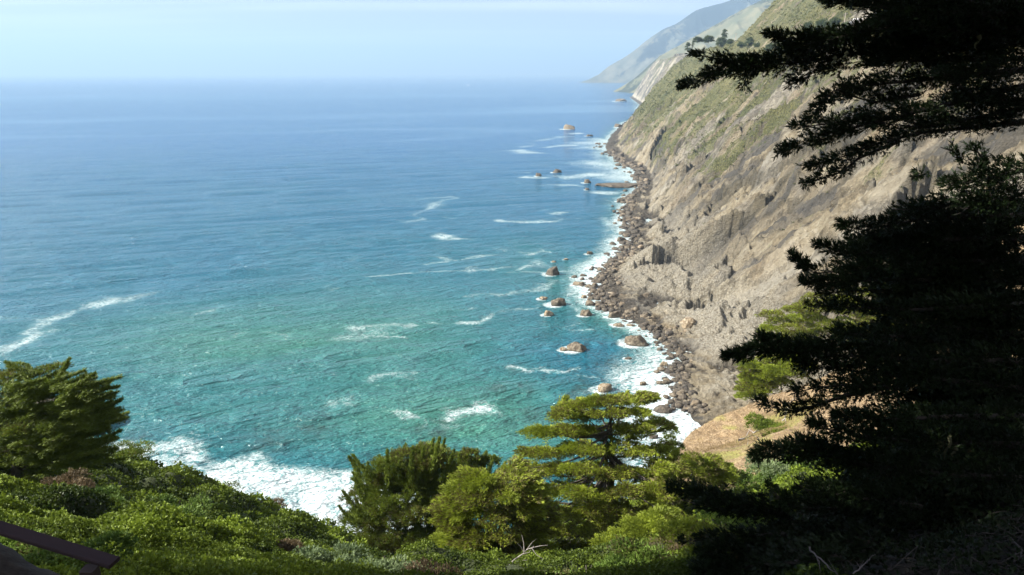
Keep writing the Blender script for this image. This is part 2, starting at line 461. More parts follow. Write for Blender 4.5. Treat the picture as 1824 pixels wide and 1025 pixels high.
M_CLIFF = rock_land_mat('rocky_cliff_face')
V = np.stack([XXd, YY, ZZ], -1).reshape(-1, 3)
cliff = mesh_obj('cliff', V, grid_faces(*YY.shape), M_CLIFF, attrs=dict(veg=veg, wet=wet, pale=pale, ochre=ochre, grey=grey, cell=.5 + .28 * c1 + .22 * c2 + .16 * c3, crack=np.maximum(sstep(.10, 0, e1_), .8 * sstep(.12, 0, e2_)) * rk_))
tag(cliff, 'steep tan and grey sea cliff with green patches running north along the coast', 'cliff', kind='structure')
def cliff_point(Y, T):
    j = int(np.argmin(abs(Yv - Y))); i = int(np.argmin(abs(Tv - T)))
    return np.array([XXd[j, i], YY[j, i], ZZ[j, i]])
def cliff_hit(px, py, y0=130, y1=3200):
    """first surface point of the cliff along a sight line"""
    dx_, dy_, dz_ = ray(px, py)
    for Y in np.geomspace(y0, y1, 1500):
        t = Y / dy_; x = dx_ * t; z = CAMZ + dz_ * t
        j = int(np.argmin(abs(Yv - Y)))
        if x < XX[j, 0] or x > XX[j, -1]: continue
        if z <= np.interp(x, XX[j], ZZ[j]): return np.array([x, Y, z])
    return None

def add_scrub():
    g = Geo(); n = 60000
    yy = 240 * (1900 / 240) ** rng.random(n); tt = rng.uniform(25, 330, n)
    j = np.clip(np.searchsorted(Yv, yy), 0, len(Yv) - 1); i = np.clip(np.searchsorted(Tv, tt), 0, len(Tv) - 1)
    v = veg[j, i] + .55 * vnoise(yy / 7, tt / 7, 95); k = (v > .28) | (rng.random(n) < .008); j, i = j[k], i[k]
    P = np.stack([XXd[j, i], YY[j, i], ZZ[j, i]], -1) + rng.normal(size=(len(j), 3)) * [.6, .6, .1]
    r = (.35 + .75 * rng.random(len(P)) ** 2) * (1 + (P[:, 1] - 300) / 900)
    P = np.repeat(P, 5, 0) + rng.normal(size=(len(P) * 5, 3)) * np.repeat(r, 5)[:, None] * [.5, .5, .2]; R = np.repeat(r, 5)
    shoots(g, P, rng.normal(size=P.shape) * .8 + [-.3, 0, .8], R, R * .3, 3, .5 + .4 * vnoise(P[:, 1] / 25, P[:, 0] / 25, 96), .9)
    tag(g.build('scrub', leaf_mat('coastal_scrub', (.055, .065, .02), (.24, .24, .075), nscale=.05), None, smooth=False, origin=(300, 600, 80)), 'low olive green scrub scattered over the upper cliff', 'scrub', kind='stuff')
add_scrub()
# ------------------------------------------------------------ far ridges and mountain
def far_land(name, crest_px, Yc, depth, zb, mat, label, seed, gul, nx=420, ny=120):
    cpx = np.array(crest_px, float)
    C = at(cpx[:, 0], cpx[:, 1], Yc)
    xv = np.linspace(C[0, 0], C[-1, 0], nx); fr = np.linspace(-.5, 1.25, ny)
    X, Fr = np.meshgrid(xv, fr, indexing='ij')
    H = np.interp(X, C[:, 0], C[:, 2])
    sh = np.clip(Fr, 0, 1)
    prof = np.where(Fr < 1, sstep(0, 1, sh) * .35 + sh * .65, 1 - (Fr - 1) * 1.5)
    dloc = depth * (.25 + .75 * np.clip(H / max(C[:, 2].max(), 1), 0, 1))
    Y = Yc - dloc * (1 - Fr)
    X2 = X * (Y / Yc)
    Z = H * prof + sstep(0.02, .3, prof) * (1 - sstep(.8, 1.02, sh)) * gul * (ridged((X + Y * .45) / (gul * 5), Y / (gul * 14), 5, seed) - .45)
    Z = Z + gul * .06 * fbm(X2 / (gul * .8), Y / (gul * .8), 3, seed + 3)
    Z = np.where(Fr < .0, Fr * 60, Z)
    tr = fbm(X2 / (gul * 5), Y / (gul * 3), 4, seed + 9) + .35 * sstep(.55, 1, sh) * sstep(.3, .7, H / C[:, 2].max()) 
    return tag(mesh_obj(name, np.stack([X2, Y, Z], -1).reshape(-1, 3), grid_faces(nx, ny), mat, attrs=dict(wood=tr)), label, 'mountain', kind='structure')
def far_mat(name, grass, grass2, wood, sc_):
    t = NT(name); p = t.pos()
    n = t.noise(p, sc_, 6, .6)
    c = t.mix(t.sm(.35, .65, n), grass, grass2)
    w = t.math('ADD', t.attr('wood'), t.math('MULTIPLY', t.math('SUBTRACT', t.noise(p, sc_ * 4, 5, .65), .5), .9))
    c = t.mix(t.sm(.18, .30, w), c, wood)
    t.setp(Base_Color=c, Roughness=.95)
    return t.m
M_MTN = far_mat('mountain_grass_and_woods', (.07, .075, .05), (.14, .13, .085), (.012, .018, .018), .006)
M_RDG = far_mat('grassy_ridge', (.10, .105, .055), (.17, .155, .085), (.03, .038, .02), .012)
far_land('mountain', [(1030, 149), (1045, 143), (1066, 134), (1085, 118), (1110, 104), (1132, 89), (1160, 66), (1185, 50), (1204, 43), (1240, 18), (1258, 13), (1285, 6), (1320, -6), (1400, -40), (1560, -110)],
         8600, 1500, 0, M_MTN, 'hazy blue mountain sloping down to a low point at the far end of the coast', 81, 120)
far_land('hills', [(1090, 165), (1130, 140), (1175, 100), (1215, 78), (1260, 52), (1300, 30), (1350, 3), (1420, -30), (1600, -90)],
         4300, 1100, 0, M_RDG, 'pale grassy ridge behind the coast road in front of the blue mountain', 91, 60)

# ------------------------------------------------------------ near ground (the slope below the camera)
def A(px, py, Y): return at(px, py, Y)
ctl = [A(20, 905, 15), A(0, 860, 24), A(100, 855, 36), A(0, 800, 38), A(200, 900, 28), A(200, 960, 15),
       A(262, 812, 46), A(350, 900, 35), A(450, 918, 53), A(400, 990, 18), A(600, 965, 60), A(600, 1020, 18), A(740, 1040, 17), A(740, 1005, 42),
       A(900, 1050, 18), A(930, 1018, 38), A(1050, 985, 50), A(1150, 1035, 22), A(1200, 965, 48), A(1250, 880, 66), A(1300, 850, 76), A(1236, 776, 100), A(1310, 716, 106), A(1452, 664, 112),
       A(1405, 850, 71), A(1330, 790, 92), A(1400, 745, 96), A(1440, 722, 98), A(1360, 772, 84), A(1480, 720, 90), A(1500, 800, 76), A(1550, 750, 83), A(1700, 700, 80), A(1300, 960, 30), A(1450, 960, 18), A(1650, 980, 10), A(1800, 960, 8),
       (0, 0, 98.3), (3, 0, 98.5), (-3, 0, 98.0), (0, -3, 99.4), (-4, 4, 95.6), (0, 5, 95.0), (5, 4, 96.2), (10, 2, 98.8), (-12, 0, 97.5), (-30, 0, 98), (-60, 0, 97), (-60, 40, 78), (-90, 30, 80), (0, -20, 112), (-40, -20, 110), (40, -20, 118), (20, 20, 93), (30, 40, 84),
       (60, 0, 112), (60, 40, 95), (95, 100, 82), (100, 60, 100), (140, 60, 125), (140, 140, 112), (75, 110, 66), (140, 0, 135), (-90, -20, 108)]
ctl = np.array([np.asarray(c, float) for c in ctl])
def tps_fit(P, lam=2.0):
    n = len(P); d = np.hypot(P[:, None, 0] - P[None, :, 0], P[:, None, 1] - P[None, :, 1])
    K = d ** 2 * np.log(d + 1e-6); K[np.arange(n), np.arange(n)] = lam
    Q = np.c_[np.ones(n), P[:, :2]]
    Am = np.block([[K, Q], [Q.T, np.zeros((3, 3))]])
    return np.linalg.solve(Am, np.r_[P[:, 2], 0, 0, 0])
_w = tps_fit(ctl)
def tps(x, y):
    r = _w[-3] + _w[-2] * x + _w[-1] * y
    for i in range(len(ctl)):
        d = np.hypot(x - ctl[i, 0], y - ctl[i, 1]); r = r + _w[i] * d ** 2 * np.log(d + 1e-6)
    return r
ex = np.array([-100, -60, -40, -27, -24.8, -20.7, -15.8, 0, 14, 22, 27, 33, 45, 55, 75, 95, 140.])
ey = np.array([50, 48, 46, 45, 46.5, 53.5, 61, 70, 78, 93, 101, 104, 108, 113, 122, 132, 165.])
def ground_z(x, y, detail=True):
    z = tps(x, y)
    if detail:
        far = sstep(8, 25, np.hypot(x, y))
        vegz = 1 - sstep(62, 78, y)
        z = z + far * (1.1 * fbm(x / 9, y / 9, 3, 101) * (1 - .5 * (y > 70)) + .95 * (np.abs(fbm(x / 3.6, y / 3.6, 3, 103)) * 2 - .4) * vegz + .55 * vnoise(x / 6.5, y / 6.5, 106) * vegz * (y > 14) + .22 * fbm(x / 1.1, y / 1.1, 3, 104))
    # two ribs with a gully between them on the brown spur
    e = y - np.interp(x, ex, ey) + 2.0 * vnoise(x / 6, y * 0, 105)
    drop = np.clip(e, 0, None)
    z = z - drop * 1.55 - .6 * np.clip(drop, 0, 4)
    return np.maximum(z, -4)
xa = np.linspace(-100, 140, 620); ya = np.concatenate([np.linspace(-22, 70, 330), np.linspace(70.4, 125, 150), np.linspace(125.8, 190, 60)])
GX, GY = np.meshgrid(xa, ya, indexing='ij')
GZ = ground_z(GX, GY)
# the spur: dry brown grass; elsewhere soil under the leaves
dry = sstep(64, 78, GY) * sstep(8, 20, GX)
rib = seg_dist(np.stack([GX, GY], -1), [A(1310, 800, 84)[:2], A(1400, 745, 96)[:2], A(1450, 715, 100)[:2]])
gv = np.exp(-(rib / 3.0) ** 2)
GZ = GZ - 1.3 * np.exp(-(rib / 3.5) ** 2) * dry
edgev = np.exp(-((GY - np.interp(GX, ex, ey)) / 4.0) ** 2) * sstep(45, 30, GX)
def near_mat():
    t = NT('slope_soil_and_grass'); p = t.pos()
    n1 = t.noise(p, 1.1, 7, .7); n2 = t.noise(p, .16, 4, .6); n3 = t.noise(p, 4.5, 5, .7)
    green = t.ramp(n1, [(.3, (.02, .028, .008)), (.55, (.05, .065, .016)), (.75, (.10, .115, .03))])
    dryc = t.ramp(n3, [(.36, (.075, .045, .022)), (.5, (.23, .15, .075)), (.64, (.42, .31, .165))])
    dryc = t.mix(t.math('MULTIPLY', t.sm(.4, .6, n1), .45), dryc, (.42, .32, .19))
    yg = t.ramp(n3, [(.3, (.14, .15, .03)), (.7, (.33, .32, .07))])
    dryc = t.mix(t.math('MULTIPLY', t.sm(.52, .66, t.math('ADD', n2, t.math('MULTIPLY', t.attr('gully'), .28))), .8), dryc, yg)
    dryc = t.mix(t.sm(.45, .7, t.noise(p, .45, 5, .7)), dryc, (.17, .115, .06))
    c = t.mix(t.attr('dry'), green, dryc)
    c = t.mix(t.attr('litter_shade'), c, t.ramp(n3, [(.3, (.003, .003, .003)), (.7, (.014, .011, .009))]))  # near-black ground under the twigs, deep shade put into its colour
    rockc = t.ramp(n1, [(.3, (.08, .065, .05)), (.7, (.26, .21, .16))])
    c = t.mix(t.attr('steep'), c, rockc)
    bp = t.node('ShaderNodeBump', {'Height': t.math('ADD', n1, t.math('MULTIPLY', n3, .4)), 'Strength': .9, 'Distance': .35})
    t.setp(Base_Color=c, Roughness=.95); t.l.new(bp.outputs[0], t.b.inputs['Normal'])
    return t.m
steep = sstep(1.5, 7, GY - np.interp(GX, ex, ey))
near = mesh_obj('ground', np.stack([GX, GY, GZ], -1).reshape(-1, 3), grid_faces(*GX.shape), near_mat(), attrs=dict(dry=dry, steep=steep, litter_shade=sstep(2.0, 3.5, GX) * sstep(22, 16, GY), gully=np.clip(gv + edgev * .3 - .25, -.3, 1)))
tag(near, 'steep slope below the viewpoint, green on the left and dry brown on the right', 'slope', kind='structure')
def ground_hit(px, py, y0=2.5, y1=60):
    dx_, dy_, dz_ = ray(px, py); Y = np.linspace(y0, y1, 600); t = Y / dy_
    below = (CAMZ + dz_ * t) < ground_z(dx_ * t, Y)
    i = int(np.argmax(below)) if below.any() else len(Y) - 1
    return np.array([dx_ * t[i], Y[i], CAMZ + dz_ * t[i]])
def gz(x, y): return float(ground_z(np.array([float(x)]), np.array([float(y)]))[0])

# ------------------------------------------------------------ sea rocks: (px, py of the waterline middle, width px, height px, tone, label)
ROCKS = [
 (985, 491, 25, 19, .1, 'dark round boulder standing alone in the water off the rubble beach'),
 (994, 545, 31, 18, .25, 'flat topped brown boulder in open water, left of the pebble beach'),
 (977, 563, 18, 13, .9, 'small pale tan rock just below the flat topped brown boulder'),
 (1027, 627, 36, 22, .3, 'humped olive boulder with white foam at its left end'),
 (1005, 626, 16, 9, .8, 'low tan rock awash in foam against the humped olive boulder'),
 (1136, 616, 42, 25, .3, 'largest squarish olive grey boulder at the water edge'),
 (1045, 564, 22, 16, .35, 'brown pyramid shaped boulder nearest the open bay'),
 (1033, 510, 24, 11, .45, 'low tan topped boulder among foam beside the rubble beach'),
 (1023, 496, 11, 7, .1, 'small black rock above the low tan topped boulder'),
 (1040, 532, 12, 8, .7, 'small reddish rock in the foam'),
 (1076, 698, 32, 18, .85, 'tan craggy rock just behind the top of the cypress'),
 (1145, 687, 14, 9, .6, 'small brown rock in foam right of the tan craggy rock'),
 (1182, 734, 34, 15, .1, 'long dark flat rock in the surf of the small cove'),
 (1183, 653, 15, 11, .8, 'round golden boulder at the edge of the beach'),
 (1103, 583, 22, 10, .5, 'low brown rock in foam right of the pyramid boulder'),
 (1124, 583, 18, 8, .5, 'second low brown rock above the squarish boulder'),
 (1093, 567, 24, 15, .3, 'rounded brown boulder touching the end of the rubble beach'),
 (1014, 231, 22, 10, .7, 'pale offshore sea stack farthest out in the bay'),
 (993, 308, 16, 8, .1, 'small dark rock offshore of the rocky spit'),
 (959, 315, 11, 8, .2, 'small pointed rock ringed by foam, farthest left of the offshore rocks'),
 (1046, 326, 14, 8, .3, 'dark rock behind a breaking white wave'),
 (1046, 339, 9, 5, .2, 'little dark rock left of the spit'),
 (968, 534, 16, 7, .9, 'flat pale reef rock at left of the flat topped boulder'),
 (1008, 464, 9, 5, .9, 'tiny orange rock in pale green water'),
 (987, 468, 8, 4, .85, 'tiny orange rock left of its twin in pale green water'),
 (1050, 454, 13, 8, .3, 'dark rock at outer edge of the foam below the beach bend'),
 (1107, 431, 15, 12, .2, 'upright dark boulder against the beach bend'),
 (1092, 437, 12, 8, .1, 'dark boulder left of the upright dark boulder'),
 (1105, 360, 14, 9, .2, 'dark boulder at the tip of the black rubble shore'),
 (1165, 785, 18, 14, .1, 'dark boulder in white surf behind the cypress crown'),
 (1120, 641, 14, 6, .1, 'small dark wet rock below the squarish boulder'),
 (1050, 243, 12, 4, .2, 'low dark reef rock right of the pale sea stack'),
 (1102, 227, 15, 7, .3, 'dark rock at the foot of the distant slope'),
 (1107, 181, 20, 6, .4, 'low grey islet off the distant headland'),
 (1140, 584, 8, 5, .3, 'small rock right of the second low brown rock'),
 (1170, 664, 12, 6, .6, 'small brown rock left of the golden boulder'),
 (1056, 515, 14, 9, .2, 'dark boulder beside the low tan topped boulder'),
 (1052, 535, 13, 9, .3, 'olive boulder right of the small reddish rock'),
]
def rock_mat(per_point=False):
    t = NT('sea_rock'); p = t.node('ShaderNodeTexCoord').outputs['Object']
    info = t.node('ShaderNodeAttribute', attribute_name='tone', attribute_type='GEOMETRY' if per_point else 'OBJECT').outputs['Fac']
    ps = t.pos()
    n = t.noise(ps, .9, 6, .7); n3 = t.noise(ps, 3.5, 4, .6)
    dk = t.ramp(n, [(.35, (.022, .018, .014)), (.5, (.06, .048, .034)), (.66, (.125, .105, .066))])
    pl = t.ramp(n, [(.35, (.15, .10, .055)), (.5, (.32, .24, .14)), (.66, (.52, .45, .34))])
    c = t.mix(info, dk, pl)
    z = t.node('ShaderNodeSeparateXYZ', {0: ps}).outputs['Z']
    wl_ = t.math('ADD', z, t.math('MULTIPLY', t.math('SUBTRACT', n3, .5), 1.0))
    c = t.mix(t.math('MULTIPLY', t.math('SUBTRACT', 1.0, t.sm(.15, .7, wl_)), .7), c, (.05, .04, .03))
    vo = t.node('ShaderNodeTexVoronoi', {'Vector': ps, 'Scale': .8}, feature='DISTANCE_TO_EDGE').outputs['Distance']
    h = t.math('ADD', t.math('MULTIPLY', n, 1.2), t.math('MULTIPLY', t.sm(0, .12, vo), .3))
    bp = t.node('ShaderNodeBump', {'Height': h, 'Strength': .9, 'Distance': .5})
    t.setp(Base_Color=c, Roughness=.75); t.l.new(bp.outputs[0], t.b.inputs['Normal'])
    return t.m
M_ROCK = rock_mat()
import bmesh
_ico = {}
def ico(sub):
    if sub not in _ico:
        bm = bmesh.new(); bmesh.ops.create_icosphere(bm, subdivisions=sub, radius=1)
        _ico[sub] = (np.array([v.co[:] for v in bm.verts]), np.array([[v.index for v in f.verts] for f in bm.faces])); bm.free()
    return _ico[sub]
def rock_shape(seed, sub=4, flat=.72):
    V, Fc = ico(sub); V = V.copy(); r = np.random.default_rng(seed)
    # facet it: clip by random planes, then roughen
    for _ in range(11):
        n = unit(r.normal(size=3) * np.array([1, 1, .8])); d = .62 + .25 * r.random()
        k = V @ n; V = V - np.clip(k - d, 0, None)[:, None] * n * .92
    V[:, 2] = np.minimum(V[:, 2], flat + .15 * V[:, 0] * r.normal())
    o = Vector(r.random(3) * 50)
    dsp = np.array([mnoise.fractal(Vector(v) * 2.2 + o, 0.6, 2.1, 4) for v in V])
    V = V * (1 + .14 * dsp)[:, None]
    return V, Fc
rock_rings = []
for i, (px, py, w, h, tone, lab) in enumerate(ROCKS):
    p = on_sea(px, py)[None][0]
    dpt = p[1] / (cp + (512.5 - py) / F * sp)
    W = w / F * dpt; Hh = h / F * dpt
    V, Fc = rock_shape(200 + i)
    ang = random.uniform(-.4, .4)
    dep = W * random.uniform(.55, .8)
    elev = math.atan2(CAMZ, p[1])
    # visible height = vertical * cos + depth * sin
    hz = max(.25 * W, (Hh - dep * math.sin(elev) * .8) / math.cos(elev))
    hz = min(hz, W * .9)
    S = np.array([W / 2 * 1.08, dep / 2 * 1.1, hz * 1.25])
    V = V * S
    ca, sa = math.cos(ang), math.sin(ang)
    V = np.stack([V[:, 0] * ca - V[:, 1] * sa, V[:, 0] * sa + V[:, 1] * ca, V[:, 2]], -1)
    o = mesh_obj('sea_rock', V, Fc, M_ROCK)
    o.location = (p[0], p[1] + dep * .35, -hz * .12)
    o['tone'] = tone
    tag(o, lab, 'rock', 'rocks standing in the sea below the cliff')
    rock_rings.append((p[0], p[1] + dep * .35, W * .55))
# rubble along the beach: counted boulders in view
variants = []
for k in range(9):
    V, Fc = rock_shape(900 + k, 3, .85)
    me_o = mesh_obj('boulder', V, Fc, M_ROCK); variants.append(me_o.data); bpy.data.objects.remove(me_o)
def boulder(x, y, z, s, tone, lab, grp):
    o = bpy.data.objects.new('boulder', random.choice(variants)); col.objects.link(o)
    o.location = (x, y, z); o.scale = (s * random.uniform(.8, 1.3), s * random.uniform(.7, 1.1), s * random.uniform(.5, .8))
    o.rotation_euler = (random.uniform(-.2, .2), random.uniform(-.2, .2), random.uniform(0, 6.28))
    o['tone'] = tone; tag(o, lab, 'boulder', grp)
zones = [  # y0, y1, t0, t1, n, size, tone, label
 (205, 262, -9, 3, 34, (.5, 1.7), .15, 'dark wet boulder in the white surf of the small cove below the spur'),
 (262, 320, -5, 5, 40, (.6, 1.8), .2, 'brown wet boulder on the narrow shore behind the squarish sea boulder'),
 (315, 420, -10, 6, 95, (.7, 2.4), .2, 'dark boulder in the rubble spread where the beach bulges into the sea'),
 (420, 640, -12, 8, 75, (1.0, 3.0), .18, 'black boulder in the rubble strip at the mid cliff foot'),
 (640, 1100, -20, 8, 36, (1.6, 4.5), .2, 'black boulder on the far shore beyond the rocky spit'),
]
for (y0, y1, t0, t1, n, (s0, s1), tone, lab) in zones:
    for _ in range(n):
        y = random.uniform(y0, y1); t = random.triangular(t0, t1, (t0 + t1) * .5); s = s0 + (s1 - s0) * random.random() ** 2.2
        x = float(xc(y)) + t
        j = int(np.argmin(abs(Yv - y))); z = max(0, float(np.interp(x, XX[j], ZZ[j]))) + s * .12
        boulder(x, y, z, s, tone + random.uniform(-.12, .2), lab, lab.replace('boulder', 'boulders', 1))
gr = Geo(); Vt = []; Ft = []; off = 0; tn = []
small = [rock_shape(950 + k, 2, .9) for k in range(6)]
for _ in range(4200):
    y = 205 * (1000 / 205) ** rng.random(); t = rng.triangular(-5, 1, np.interp(y, [200, 330, 450, 800], [4, 12, 8, 8])) + 4 * vnoise(y / 12, 0., 91); s_ = (.18 + 1.7 * rng.random() ** 6) * (1 + (y - 200) / 450)
    x = float(xc(y)) + t; j = int(np.argmin(abs(Yv - y))); z = float(np.interp(x, XX[j], ZZ[j]))
    Vr, Fr_ = small[rng.integers(6)]; a = rng.random() * 6.28; ca, sa = math.cos(a), math.sin(a)
    Vr = Vr * np.array([s_, s_ * (.6 + .4 * rng.random()), s_ * .6]); Vr = np.stack([Vr[:, 0] * ca - Vr[:, 1] * sa, Vr[:, 0] * sa + Vr[:, 1] * ca, Vr[:, 2]], -1) + [x, y, max(z, 0) + s_ * .1]
    Vt.append(Vr); Ft.append(Fr_ + off); off += len(Vr); tn.append(np.full(len(Vr), np.clip(.0 + max(0, t - 2) / 15 + .2 * rng.normal(), 0, .95)))
M_RUB = rock_mat(True)
tag(mesh_obj('rubble', np.concatenate(Vt), np.concatenate(Ft), M_RUB, None, {'tone': np.concatenate(tn)}), 'broken stone rubble strewn along the foot of the cliff', 'rubble', kind='stuff')
# rocky spit reaching out from the cliff foot
sp_pts = on_sea(np.array([1140, 1115, 1095, 1078, 1066.]), np.array([334, 333, 330, 330, 333.]))
V, Fc = rock_shape(77, 5, .6)
c0 = sp_pts.mean(0)
o = mesh_obj('rocky_spit', V * np.array([27, 13, 5.0]), Fc, M_ROCK); o.location = (c0[0] + 3, c0[1], -.5); o['tone'] = .2
tag(o, 'long dark rocky spit reaching from the cliff foot into the sea', 'rock')
V, Fc = rock_shape(78, 5, .7)
o = mesh_obj('sea_stack', V * np.array([16, 11, 11.0]), Fc, M_ROCK); q = on_sea(150., 752.); o.location = (q[0] - 6, q[1], -1); o['tone'] = .1  # out of sight, added to throw a shadow on the water
tag(o, 'dark rock stack at the water edge hidden behind the left cypress', 'rock')
# pale guano cliff foot at the far headland, block in the beach
q = cliff_hit(1238, 575, 150)
for (px, py, w, tone, lab) in [(1226, 578, 30, .75, 'big pale block with a shaded right face on the upper beach'), (1222, 732, 22, .85, 'rounded pale boulder at the foot of the spur'), (1152, 528, 16, .3, 'single dark boulder lying on the pale scree of the beach')]:
    q = cliff_hit(px, py, 150)
    if q is None: continue
    V, Fc = rock_shape(int(px), 4, .8); W = w / F * q[1]
    o = mesh_obj('boulder', V * np.array([W * .5, W * .42, W * .42]), Fc, M_ROCK); o.location = (q[0], q[1], q[2] + W * .05); o['tone'] = tone
    tag(o, lab, 'boulder')

# ------------------------------------------------------------ the sea
dep_a = np.radians(np.concatenate([np.linspace(52, 14, 420), np.linspace(13.95, 1.0, 330), np.geomspace(.98, .12, 60)]))
Rr = CAMZ / np.tan(dep_a)
th = np.radians(np.linspace(-47, 40, 1000))
RR, TH = np.meshgrid(Rr, th, indexing='ij')
SX, SY = RR * np.sin(TH), RR * np.cos(TH)
P2 = np.stack([SX, SY], -1)
step = np.gradient(Rr)[:, None] + RR * 0
amp = lambda lam: np.clip((lam / np.maximum(step, .2) - 2.2) / 3, 0, 1)
SZ = np.zeros_like(SX)
wd = math.radians(20)
ux, uy = SX * math.cos(wd) + SY * math.sin(wd), -SX * math.sin(wd) + SY * math.cos(wd)
SZ += .45 * vnoise(ux / 60, uy / 20, 301) * amp(22)
SZ += .28 * vnoise(ux / 16, uy / 6.5, 302) * amp(7)
SZ += .14 * (1 - 2 * np.abs(vnoise(ux / 7, uy / 3, 303))) * amp(3)
SZ += .05 * (1 - 2 * np.abs(vnoise(ux / 2.6, uy / 1.3, 304))) * amp(1.6)
foam = np.zeros_like(SX)
def stroke(pts, w, a):
    global foam
    pts = np.array(pts, float); L = on_sea(pts[:, 0], pts[:, 1])
    # a thin band widened by what one pixel spans on the water there
    Ym = L[:, 1].mean(); wm = 1.15 * w * (.45 * Ym * Ym / 131700 + .55 * Ym / F)
    lo = L[:, :2].min(0) - 4 * wm; hi = L[:, :2].max(0) + 4 * wm
    msk = (SX > lo[0]) & (SX < hi[0]) & (SY > lo[1]) & (SY < hi[1])
    q = P2[msk]
    jit = wm * 1.7 * np.stack([fbm(q[:, 0] / wm / 3, q[:, 1] / wm / 3, 4, 310), fbm(q[:, 0] / wm / 3, q[:, 1] / wm / 3, 4, 311)], -1)
    d = seg_dist(q + jit, L[:, :2])
    foam[msk] = np.maximum(foam[msk], a * (.38 * np.exp(-(d / wm / .6) ** 2) + .66 * np.exp(-(d / wm / 2.3) ** 2)) * (1 + .9 * fbm(q[:, 0] / wm / 4, q[:, 1] / wm / 4, 4, 312)) * 1.0)
for s in [
 ([(-40, 650), (0, 632), (40, 610), (62, 595), (85, 578), (105, 565), (145, 550), (200, 536)], 9, 1.0), ([(200, 536), (270, 522), (352, 500)], 11, .62),
 ([(-20, 567), (60, 566), (95, 570)], 5, .6), ([(240, 580), (300, 562), (335, 547)], 5, .62), ([(345, 562), (400, 547), (430, 545)], 4.5, .62),
 ([(400, 605), (440, 592), (480, 590), (512, 600)], 6, .66), ([(490, 600), (520, 585)], 8, .4),
 ([(712, 396), (745, 388), (748, 378), (770, 364), (803, 350)], 6, .62), ([(785, 420), (810, 424), (850, 426)], 6, .95), ([(785, 384), (815, 388)], 5, .6),
 ([(800, 464), (840, 468)], 7, .66), ([(838, 470), (842, 482)], 5, .5), ([(630, 588), (690, 578), (745, 580)], 9, .7), ([(650, 597), (722, 601)], 3, .9),
 ([(765, 575), (835, 577), (880, 562), (902, 551)], 5, .8), ([(830, 526), (900, 527), (960, 517), (1010, 500)], 6, .6), ([(875, 438), (900, 449), (975, 452)], 3.5, .75),
 ([(905, 484), (935, 474), (955, 470)], 4, .8), ([(945, 455), (960, 448)], 4, .8), ([(905, 655), (950, 661), (1000, 663), (1028, 655)], 5, .92), ([(1030, 668), (1065, 672)], 4, .7),
 ([(610, 725), (615, 700), (640, 685), (690, 670), (720, 668)], 12, .58), ([(620, 712), (635, 722)], 10, .62), ([(700, 735), (740, 740), (755, 752)], 7, .68), ([(690, 760), (740, 765)], 6, .45),
 ([(800, 740), (845, 724), (885, 735)], 9, .95), ([(760, 745), (800, 755), (900, 750)], 12, .4), ([(880, 690), (960, 700)], 10, .35),
 ([(893, 394), (960, 397), (1030, 388)], 4, .72), ([(920, 268), (955, 273)], 4, .85), ([(930, 262), (990, 244)], 3, .55), ([(975, 262), (1000, 260)], 3, .7),
 ([(988, 328), (1030, 331)], 4, 1.0), ([(1010, 318), (1035, 316), (1070, 312)], 4.5, 1.1), ([(940, 316), (965, 318)], 3, .8), ([(925, 325), (945, 330)], 3, .5), ([(918, 372), (928, 368)], 3, .6),
 ([(180, 745), (240, 735), (330, 742)], 14, .55), ([(270, 770), (300, 772)], 5, .75), ([(345, 770), (352, 780)], 4, .85), ([(200, 715), (260, 725)], 10, .45),
 ([(1010, 590), (1050, 588)], 4, .7), ([(1000, 585), (1030, 578)], 4, .6), ([(1040, 470), (1000, 478), (965, 470)], 14, .55), ([(1020, 520), (1025, 545), (1050, 560)], 9, .7), ([(1040, 480), (1030, 505)], 11, .9),
 ([(1065, 250), (1075, 275), (1090, 300), (1130, 312)], 7, 1.1), ([(1080, 345), (1105, 345), (1140, 338)], 5, 1.0), ([(1090, 350), (1085, 390), (1100, 420)], 7, .62), ([(1110, 235), (1090, 245)], 3, .9),
 ([(1095, 183), (1115, 184)], 1.2, .8), ([(1060, 192), (1085, 192)], 1.2, .7), ([(1030, 148.5), (1085, 151)], .35, .8),
 ([(1000, 192), (1030, 186)], 1.6, .6), ([(1010, 238), (1030, 237)], 2, .9), ([(1140, 640), (1200, 660)], 9, .62), ([(1150, 700), (1205, 690)], 12, .8), ([(1100, 668), (1150, 690)], 10, .5), ([(930, 812), (960, 818), (1000, 800)], 7, .6),
]: stroke(*s)
foam = .88 * np.tanh(foam / .88)
foam = np.maximum(foam, .64 * sstep(.25, .75, ridged((ux + 9 * fbm(SX / 30, SY / 30, 2, 313)) / 75, (uy + 9 * fbm(SX / 40, SY / 40, 2, 314)) / 22, 4, 315)) * sstep(-.1, .35, fbm(SX / 70, SY / 90, 3, 316)) * sstep(1500, 500, SY) * sstep(.50, .85, 1 - np.clip(-(SX - xc(SY)) / 420, 0, 1) * .6))
# surf along the shore
ds = SX - xc(SY)
wsh = np.interp(SY, [100, 190, 240, 290, 330, 400, 470, 560, 700, 900, 1400], [26, 36, 28, 13, 20, 24, 20, 13, 22, 24, 14]) * (1 + .5 * fbm(SY / 18, SX / 18, 3, 320))
sfoam = np.exp(-np.clip(-ds / wsh, 0, None) ** 2 * 1.1) * np.interp(SY, [190, 240, 262, 300, 360, 500, 700, 3000], [1.22, 1.15, .85, .92, 1.05, .95, .82, .6])
sfoam = np.where(SY > 3300, 0, sfoam)
foam = np.maximum(foam, sfoam)
